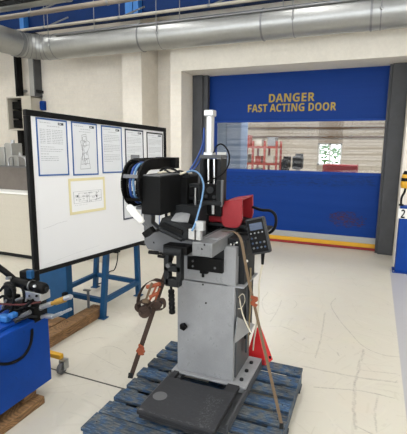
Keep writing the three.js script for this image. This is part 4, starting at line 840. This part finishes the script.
  for (let q = 0; q < path.length - 1; q++) {
    const a = path[q].clone(), b = path[q + 1].clone(), ex = b.clone().sub(a).multiplyScalar(.12); a.sub(ex); b.add(ex);
    const sd = new THREE.Vector3().crossVectors(b.clone().sub(a), X_).normalize(), mid = a.clone().lerp(b, .5), out = mid.clone().sub(ctr(mid)).normalize();
    for (const x of [cX0, cX1]) part('chain_link', beam(a.clone().setX(x), b.clone().setX(x), .066, .012, sd, .003), M.black, m);
    if (q % 3 === 0) for (const k of [-.027, .027]) part('cross_bar', beam(mid.clone().addScaledVector(out, k).setX(cX0), mid.clone().addScaledVector(out, k).setX(cX1), .022, .006, sd.clone().cross(X_), .001), (k > 0 && q === 6) ? M.casting : M.black, m);
  }
  for (const [k, mm] of [[-.034, M.rubber], [-.014, M.hoseNavy], [.008, M.hoseBlue], [.03, M.rubber]]) part('chain_hose', tube(path.map(p => p.clone().addScaledVector(p.clone().sub(ctr(p)).normalize(), .004 + rr(-.006, .006)).add(V(k, 0, 0))), .0075, 60, 8), mm, m);
  part('chain_foot', bx(cX0 + .01, -1.16, cY - R - .05, cY - R - .032, -2.26, -2.1, .003), M.casting, m);

  // vertical slide with pneumatic cylinder
  const zs = -2.33;
  const cA = onZ(209.6, 157, zs - .05), ctop = onZ(209.6, 110, zs - .05), rC = .026;
  const cy = part('cylinder_tube', cyl(V(cA.x, cA.y, cA.z), V(cA.x, ctop.y - .02, cA.z), rC, rC, 32), M.alu, m, { label: 'bright aluminium pneumatic cylinder' });
  part('cylinder_cap', bx(cA.x - .031, cA.x + .031, ctop.y - .04, ctop.y, cA.z - .031, cA.z + .031, .008), M.alu, cy); part('cylinder_base', bx(cA.x - .03, cA.x + .03, cA.y, cA.y + .03, cA.z - .03, cA.z + .03, .005), M.alu, cy);
  part('slide_top_plate', pbox(199.5, 155, 221, 158.5, zs, .11), M.machineDark, m);
  part('slide_cheek', pbox(199.5, 159, 203, 205, zs, .11), M.graphite, m); part('slide_cheek', pbox(217, 159, 220.6, 205, zs, .11), M.graphite, m);
  part('slide_back', pbox(203, 159, 217, 236, zs - .09, .02), M.black, m);
  for (const px of [208.3, 214.3]) part('guide_rod', cyl(onZ(px, 159, zs - .03), onZ(px, 212, zs - .03), .0085, .0085, 16), M.chrome, m, { label: 'polished guide rod' });
  part('slide_carriage', [pbox(203.5, 184, 217, 200, zs - .012, .05)], M.black, m); part('carriage_boss', [cyl(onZ(210, 190, zs - .012), onZ(210, 190, zs + .012), .022), cyl(onZ(206, 196, zs - .012), onZ(206, 196, zs + .01), .012), cyl(onZ(214, 197, zs - .012), onZ(214, 197, zs + .01), .012)], M.graphite, m);
  part('slide_flange', [pbox(216, 180.5, 221, 206, zs + .02, .06)], M.graphite, m); part('flange_edge', pbox(220.5, 180, 222.4, 207, zs + .025, .02), M.casting, m);
  part('slide_foot', pbox(193, 201, 221, 205, zs + .03, .14), M.graphite, m);
  part('valve_body', pbox(187, 184, 199.5, 200, zs + .03, .08), M.graphite, m); part('valve_coil', [pbox(189, 187, 196, 197, zs + .05, .03)], M.black, m); part('valve_stem', cyl(onZ(195.3, 188, zs + .055), onZ(195.3, 216, zs + .055), .006), M.steel, m);
  part('tool_holder', [pbox(200, 205, 221, 216, zs, .1)], M.black, m); part('tool_rod', cyl(onZ(213, 204, zs + .01), onZ(213, 214, zs + .01), .009), M.alu, m);
  part('tool_nut', cyl(onZ(206, 214, zs), onZ(206, 226, zs), .02, .014, 12), M.black, m);
  part('rear_column', pbox(190, 205, 224, 246, zs - .1, .12), M.graphite, m);
  // light electrodes
  const el = part('electrode_holder', [pbox(188.3, 229, 194.3, 239.5, -2.0, .03, .003)], M.alu, m); part('electrode_holder', [pbox(194.8, 221.5, 203.3, 231, -2.01, .035, .003), pbox(196, 231, 200.5, 240.5, -2.01, .03, .003)], M.alu, m); void el;
  // hoses
  part('air_hose', tube([onZ(187, 172, -2.3), onZ(194, 171, -2.25), onZ(200, 175, -2.2), onZ(203.5, 185, -2.17), onZ(202, 198, -2.14), onZ(198, 214, -2.06), onZ(195, 224, -2.01), onZ(192, 231, -1.985)], .0055, 60, 10), M.hoseBlue, m, { label: 'light blue air hose' });
  part('air_hose', tube([onZ(204, 128, -2.42), onZ(203.5, 140, -2.4), onZ(200, 152, -2.38), onZ(195, 162, -2.36), onZ(190, 170, -2.34)], .0065, 40, 8), M.hoseNavy, m, { label: 'dark blue air hose' });
  part('air_hose', tube([onZ(204.5, 134, -2.42), onZ(204, 146, -2.4), onZ(201, 158, -2.38), onZ(197, 165, -2.36), onZ(192, 171, -2.34)], .0055, 40, 8), M.hoseNavy, m, { label: 'dark blue air hose' });
  part('cable_loop', tube([onZ(213.5, 153, -2.36), onZ(216, 147, -2.35), onZ(220.5, 144, -2.34), onZ(226, 147.5, -2.33), onZ(229.3, 156, -2.32), onZ(228, 166, -2.3), onZ(222.5, 174, -2.29), onZ(213, 179, -2.28), onZ(205, 183, -2.28)], .0045, 60, 8), M.rubber, m, { label: 'thin black cable loop' });
  part('earth_cable', tube([onZ(238.5, 262, -2.27), onZ(238, 276, -2.27), onZ(239, 295, -2.27), onZ(242, 312, -2.26), onZ(247, 325, -2.25), onZ(251, 333, -2.24)], .0045, 50, 8), M.cableCream, m, { label: 'cream cable down the column side' });
  part('cable_coil', tube([onZ(236, 307, -2.24), onZ(238, 298, -2.24), onZ(243, 294, -2.24), onZ(245, 300, -2.24), onZ(241, 308, -2.24), onZ(237, 309, -2.24)], .002, 40, 6), M.cableCream, m);
  part('conduit', [tube([onZ(246, 270, -2.34), onZ(246.5, 300, -2.35), onZ(247, 330, -2.36), onZ(246, 352, -2.38)], .008, 30, 8)], M.machineDark, m);
  part('conduit', [tube([onZ(250.5, 268, -2.36), onZ(250.5, 295, -2.36), onZ(249, 325, -2.37), onZ(246.5, 350, -2.4)], .006, 30, 8)], std('#8a7a5c', .6), m);
}

// ------------------------------------------------------------------ red foot switch resting on the machine bed
{
  const zf = -2.36, yb = onZ(231, 227.8, zf).y;
  const A = onZ(221.3, 213, zf).x, B = onZ(241, 213, zf).x, T = onZ(231, 199.5, zf).y, w = B - A;
  const f = thing('foot_switch', 'red hooded foot switch with black tube handle on the machine', 'foot switch', V((A + B) / 2, yb, zf - .1));
  // hood: rounded shell open to the right
  const sh = new THREE.Shape(); const h = T - yb, L = .27;
  sh.moveTo(-.04, h * .12); sh.lineTo(-.04, h * .3); sh.quadraticCurveTo(0, h * .8, w * .5, h * .95); sh.lineTo(L * .86, h * 1.06); sh.lineTo(L * .86, h * 1.02); sh.lineTo(L * .5, h * .9); sh.lineTo(L * .4, h * .2); sh.lineTo(L * .4, 0); sh.lineTo(w * .3, 0);
  // end cheek facing the camera
  const cheek = new THREE.Shape(); cheek.moveTo(w * .35, 0); cheek.quadraticCurveTo(w * .02, 0, 0, h * .38); cheek.lineTo(0, h * .72); cheek.quadraticCurveTo(w * .02, h * .86, w * .2, h * .89); cheek.lineTo(w, h); cheek.lineTo(w * 1.04, h * .35); cheek.quadraticCurveTo(w * 1.0, 0, w * .65, 0); cheek.closePath();
  const ex = (s, d, z) => { const g = new THREE.ExtrudeGeometry(s, { depth: d, bevelEnabled: true, bevelSize: .004, bevelThickness: .004, bevelSegments: 2, curveSegments: 8 }); g.translate(A, yb + .003, z); return g; };
  part('hood_cheek', ex(cheek, .012, zf - .014), M.red, f); part('hood_cheek', ex(cheek, .012, zf - .25), M.red, f);
  part('hood_roof', prism([V(A + .006, yb + h * .85, zf - .006), V(B - .001, yb + h * .98, zf - .006), V(B - .001, yb + h * .98, zf - .246), V(A + .006, yb + h * .85, zf - .246)], V(0, .008, 0)), M.red, f);
  part('hood_back', bx(A - .002, A + .008, yb + h * .3, yb + h * .8, zf - .24, zf - .01, .003), M.red, f);
  part('base', bx(A - .09, B + .03, yb, yb + .02, zf - .24, zf - .012, .005), M.graphite, f);
  part('pedal', prism([V(A + .02, yb + .05, zf - .03), V(B + .02, yb + .028, zf - .03), V(B + .02, yb + .028, zf - .17), V(A + .02, yb + .05, zf - .17)], V(0, .01, 0)), M.black, f);
  part('rear_housing', bx(A - .1, A + .001, yb + .02, yb + h * .45, zf - .17, zf - .03, .012), M.red, f);
  part('tube_handle', tube([V(B + .02, yb + h * .62, zf - .19), onZ(262, 210, zf - .15), onZ(271, 211, zf - .14), onZ(275.5, 216, zf - .13), onZ(275, 227, zf - .12), onZ(270, 232.5, zf - .12), onZ(262, 233.5, zf - .12), V(B + .02, yb + .012, zf - .12)], .0095, 60, 12), M.black, f);
}
// ------------------------------------------------------------------ control pendant
{
  const zp = -2.26, TL = onZ(245, 219.3, zp), TR = onZ(264.6, 216.3, zp), BR = onZ(269.3, 252.2, zp + .02), BL = onZ(251.3, 256, zp + .02);
  const c = TL.clone().add(TR).add(BR).add(BL).multiplyScalar(.25), ux = TR.clone().sub(TL).add(BR.clone().sub(BL)).normalize(), uy0 = TL.clone().sub(BL).add(TR.clone().sub(BR));
  const uy = uy0.addScaledVector(ux, -uy0.dot(ux)).normalize(), uz = new THREE.Vector3().crossVectors(ux, uy);
  const w = (TR.distanceTo(TL) + BR.distanceTo(BL)) / 2, h = (TL.distanceTo(BL) + TR.distanceTo(BR)) / 2;
  const p = thing('control_pendant', 'dark grey control pendant with buttons hanging at the machine side', 'pendant', c); p.quaternion.setFromRotationMatrix(new THREE.Matrix4().makeBasis(ux, uy, uz)); basePos.set(p, V(0, 0, 0));
  part('housing', bx(-w / 2, w / 2, -h / 2, h / 2, -.045, 0, .01), std('#2c2f33', .5, 0, { map: fineMap }), p);
  part('faceplate', bx(-w / 2 + .008, w / 2 - .008, -h / 2 + .012, h / 2 - .01, 0, .003, .001), M.black, p);
  part('display', bx(-w * .3, w * .36, h * .17, h * .36, .003, .005), M.screen, p, { label: 'small blue-grey display' });
  const bt = [M.greyPlastic, M.casting, M.greyPlastic, M.screen];
  for (let r = 0; r < 4; r++) for (let q = 0; q < 4; q++) { const x = -w * .3 + q * w * .2, y = h * .09 - r * h * .135; if (r === 1 && q > 1) continue; part('button', cyl(V(x, y, .003), V(x, y, .008), r === 0 ? .0045 : .006, r === 0 ? .0045 : .006, 12), bt[(r * 3 + q * 2 + (r === 2 ? 1 : 0)) % 4], p); }
  const gd = V(.0, -.07, 0).applyQuaternion(p.quaternion.clone().invert()), g0 = V(w * .05, -h / 2 + .004, -.02), g1 = g0.clone().add(gd); part('cable_gland', cyl(g0, g1, .012, .008, 14), M.black, p);
  const e = g1.clone().applyQuaternion(p.quaternion).add(c);
  part('hanging_hook', [bx(-w / 2 - .03, -w / 2 + .02, h * .2, h * .26, -.055, -.045, .002)], M.graphite, p);
  single('pendant_cable', tube([e, onZ(259.5, 280, -2.28), onZ(258.5, 305, -2.33), onZ(256, 328, -2.4), onZ(254, 340, -2.46), onZ(253, 350, -2.5)], .0055, 40, 8), M.cableCream, 'pale cable hanging down below the control pendant', 'cable');
}
// ------------------------------------------------------------------ red guard standing on the pallet
{
  const zr = -2.6, L = onZ(245, 354.5, zr), R = onZ(270, 355, zr), T = onZ(256.5, 328.5, zr - .03), y0 = PAL.y + .001;
  const g = thing('red_guard', 'bright red folded guard standing on the blue pallet beside column', 'guard', V((L.x + R.x) / 2, y0, zr - .06));
  const l = V(L.x, y0, zr), r = V(R.x - .03, y0, zr), t = V(T.x - .012, T.y, zr - .04), t2 = V(T.x + .004, T.y, zr - .04);
  part('front_panel', prism([l, r, t2, t], V(0, 0, -.006)), M.redCone, g);
  part('side_panel', prism([r.clone().add(V(.001, 0, 0)), V(R.x, y0, zr - .1), V(T.x + .012, T.y - .01, zr - .1), t2.clone().add(V(.001, 0, 0))], V(-.005, 0, -.002)), M.redCone, g);
  part('front_lip', prism([V(L.x + .004, y0 + .002, zr + .001), V(R.x - .034, y0 + .002, zr + .001), V(R.x - .036, y0 + .035, zr - .006), V(L.x + .012, y0 + .035, zr - .006)], V(0, 0, .005)), M.red, g);
  part('pivot', cyl(V(R.x - .012, y0 + .055, zr - .02), V(R.x + .004, y0 + .055, zr - .024), .01), M.black, g);
}
// ------------------------------------------------------------------ ratchet straps
{
  const top = onZ(172, 255, -2.12), e = onY(130.5, 378, PAL.y + .002);
  const mid = (t) => top.clone().lerp(e, t);
  const s = thing('ratchet_strap', 'dark brown ratchet strap with rolled webbing tied to the pallet', 'strap', e);
  const side = camR.clone().setY(0).normalize();
  part('webbing', ribbon([top, mid(.25), mid(.5), mid(.75), e], .03, .004, side, 30), M.strapDark, s);
  const c = onZ(152, 297, -2.02);
  const coil = (cx, r, th, wdt, m, name) => { const pts = []; for (let q = 0; q <= 26; q++) { const a = q / 26 * Math.PI * 2 * 1.9; pts.push(cx.clone().addScaledVector(side, Math.cos(a) * (r - q * .0006)).add(V(0, Math.sin(a) * (r - q * .0006) * .9, 0))); } return part(name, ribbon(pts, wdt, th, V(0, 0, 1), 80), m, s); };
  coil(onZ(143, 306, -2.0), .04, .005, .05, M.strapDark, 'webbing_roll'); coil(onZ(157, 304, -2.03), .032, .005, .04, M.strapDark, 'webbing_roll');
  part('rolled_webbing', lathe([[0, 0], [.034, 0], [.037, .004], [.037, .05], [.034, .054], [0, .054]], onZ(146, 310, -2.03), V(.35, .15, 1), 20), M.strapDark, s); part('rolled_webbing', lathe([[0, 0], [.022, 0], [.025, .004], [.025, .04], [.022, .044], [0, .044]], onZ(159, 303, -2.03), V(.3, .1, 1), 18), M.strapDark, s);
  part('loop', ribbon([onZ(163, 282, -2.04), onZ(154, 280, -2.0), onZ(145, 285, -1.99), onZ(139, 296, -1.98), onZ(139, 308, -1.98), onZ(144, 313, -1.99)], .035, .004, Z_, 40), M.strapDark, s);
  part('loop', ribbon([onZ(142, 314, -1.97), onZ(148, 307, -1.95), onZ(156, 300, -1.95), onZ(163, 300, -1.97), onZ(164, 308, -1.99), onZ(156, 310, -1.99)], .03, .004, Z_, 40), M.strapDark, s);
  part('ratchet_frame', [beam(onZ(150, 300, -1.93), onZ(156, 287, -1.93), .012, .012, side), beam(onZ(155, 301, -1.95), onZ(160, 288, -1.95), .01, .012, side)], M.orange, s, { label: 'orange rusty ratchet buckle' });
  part('ratchet_spool', [cyl(onZ(147, 287, -1.95), onZ(160, 284, -1.95), .012, .012, 12), cyl(onZ(150, 297, -1.93), onZ(158, 293, -1.93), .01, .01, 12)], M.orange, s);
  part('ratchet_handle', [beam(onZ(146, 300, -1.94), onZ(152, 283, -1.93), .014, .01, side), bx(c.x - .02, c.x + .02, c.y - .01, c.y + .01, -1.96, -1.94, .004)], M.strap, s);
  const k = onZ(141.5, 350, mid(.79).z + .012);
  part('tied_knot', [ribbon([k.clone().add(V(-.02, .03, 0)), k.clone().add(V(.022, .02, .012)), k.clone().add(V(-.022, -.004, .014)), k.clone().add(V(.02, -.016, .01)), k.clone().add(V(-.024, -.03, 0))], .018, .006, Y_, 30), cyl(k.clone().add(V(-.02, .012, .01)), k.clone().add(V(.03, .0, .012)), .008)], M.orange, s, { label: 'orange knotted end' });
  part('hook', beam(e.clone().add(V(0, .002, .006)), e.clone().add(V(.006, .04, .004)), .03, .006, side), M.graphite, s);

  const zt = -2.2;
  const q = [onZ(214, 232.5, -2.34), onZ(228, 231, -2.3), onZ(236, 233, -2.24), onZ(241, 240, -2.16), onZ(244.5, 258, -2.12), onZ(249, 282, -2.1), onZ(255, 308, -2.07), onZ(268, 365, -2.0), onZ(281.5, 424, -1.93)]; void zt;
  const s2 = thing('ratchet_strap', 'tan lashing strap over the arm bar down to the pallet edge', 'strap', q[q.length - 1]);
  part('webbing', ribbon(q, .016, .004, side, 60), M.strap, s2);
  part('tied_knot', [ribbon([onZ(251, 297, -2.07), onZ(257, 299, -2.06), onZ(252, 303, -2.055), onZ(257, 306, -2.06)], .018, .006, Y_, 20)], M.orange, s2, { label: 'reddish knot' });
  part('hook', beam(q[q.length - 1].clone().add(V(.0, -.03, 0)), q[q.length - 1].clone().add(V(0, .005, 0)), .022, .007, side), M.graphite, s2);
}

// ------------------------------------------------------------------ bollard by the door
{
  const b = onY(394.5, 272), z = b.z, x0 = b.x, x1 = x0 + .165, yt = onZ(399, 206, z).y;
  const o = thing('barrier_post', 'blue square barrier post marked 2 beside the roller door', 'post', V((x0 + x1) / 2, 0, z - .08));
  part('post', bx(x0, x1, .012, yt, z - .17, z, .008), M.blueSteel, o); part('foot_plate', bx(x0 - .03, x1 + .05, 0, .012, z - .22, z + .04, .002), M.blueSteel, o);
  for (const dx of [-.015, .22]) part('anchor_bolt', bolt(V(x0 + dx, .012, z + .015), Y_, .01, .012), M.steel, o);
  const a = onZ(398.6, 208.5, z + .006), c = onZ(408, 219, z + .006);
  part('number_plate', bx(a.x, x1 + .02, c.y, a.y, z, z + .004, .001), M.white, o);
  const font = await new FontLoader().loadAsync('fonts/droid/droid_sans_bold.typeface.json');
  const g = new TextGeometry('2', { font, size: 1, depth: .02, curveSegments: 5 }); g.computeBoundingBox(); const bb = g.boundingBox, n0 = onZ(400.6, 218, z + .006), n1 = onZ(405.4, 209.6, z + .006);
  g.translate(-bb.min.x, -bb.min.y, 0); g.scale((n1.x - n0.x) / (bb.max.x - bb.min.x), (n1.y - n0.y) / (bb.max.y - bb.min.y), .1); g.translate(n0.x, n0.y, z + .0042); part('number', g, M.black, o, { label: 'black number 2' });
  part('rail_bracket', bx(x1, x1 + .03, .3, yt - .12, z - .13, z - .04, .004), M.galv, o);
  // striped handle on a curved black stem
  const s0 = onZ(401, 206, z - .05), s1 = onZ(401.5, 198, z - .05), s2 = onZ(404.5, 192, z - .05), s3 = onZ(405.5, 188, z - .05);
  const hnd = thing('striped_handle', 'yellow and black striped handle on a curved stem above the post', 'handle', s0);
  part('stem', tube([V(s0.x, yt + .001, s0.z), s1, s2, s3], .014, 24, 10), M.black, hnd); part('stem_base', cyl(V(s0.x, yt + .001, s0.z), V(s0.x, yt + .02, s0.z), .03), M.black, hnd);
  const h0 = s3, h1 = onZ(407, 171, z - .05), d = h1.clone().sub(h0), cols = [M.yellow, M.yellow, M.black, M.yellow, M.black], R = [.055, .066, .062, .058, .05, .03];
  for (let k = 0; k < 5; k++) part('stripe', cyl(h0.clone().addScaledVector(d, k / 5), h0.clone().addScaledVector(d, (k + 1) / 5), R[k], R[k + 1], 20), cols[k], hnd);
}

scene.traverse(o => { if (o.isMesh) { o.castShadow = true; o.receiveShadow = true; } });
renderer.render(scene, camera);
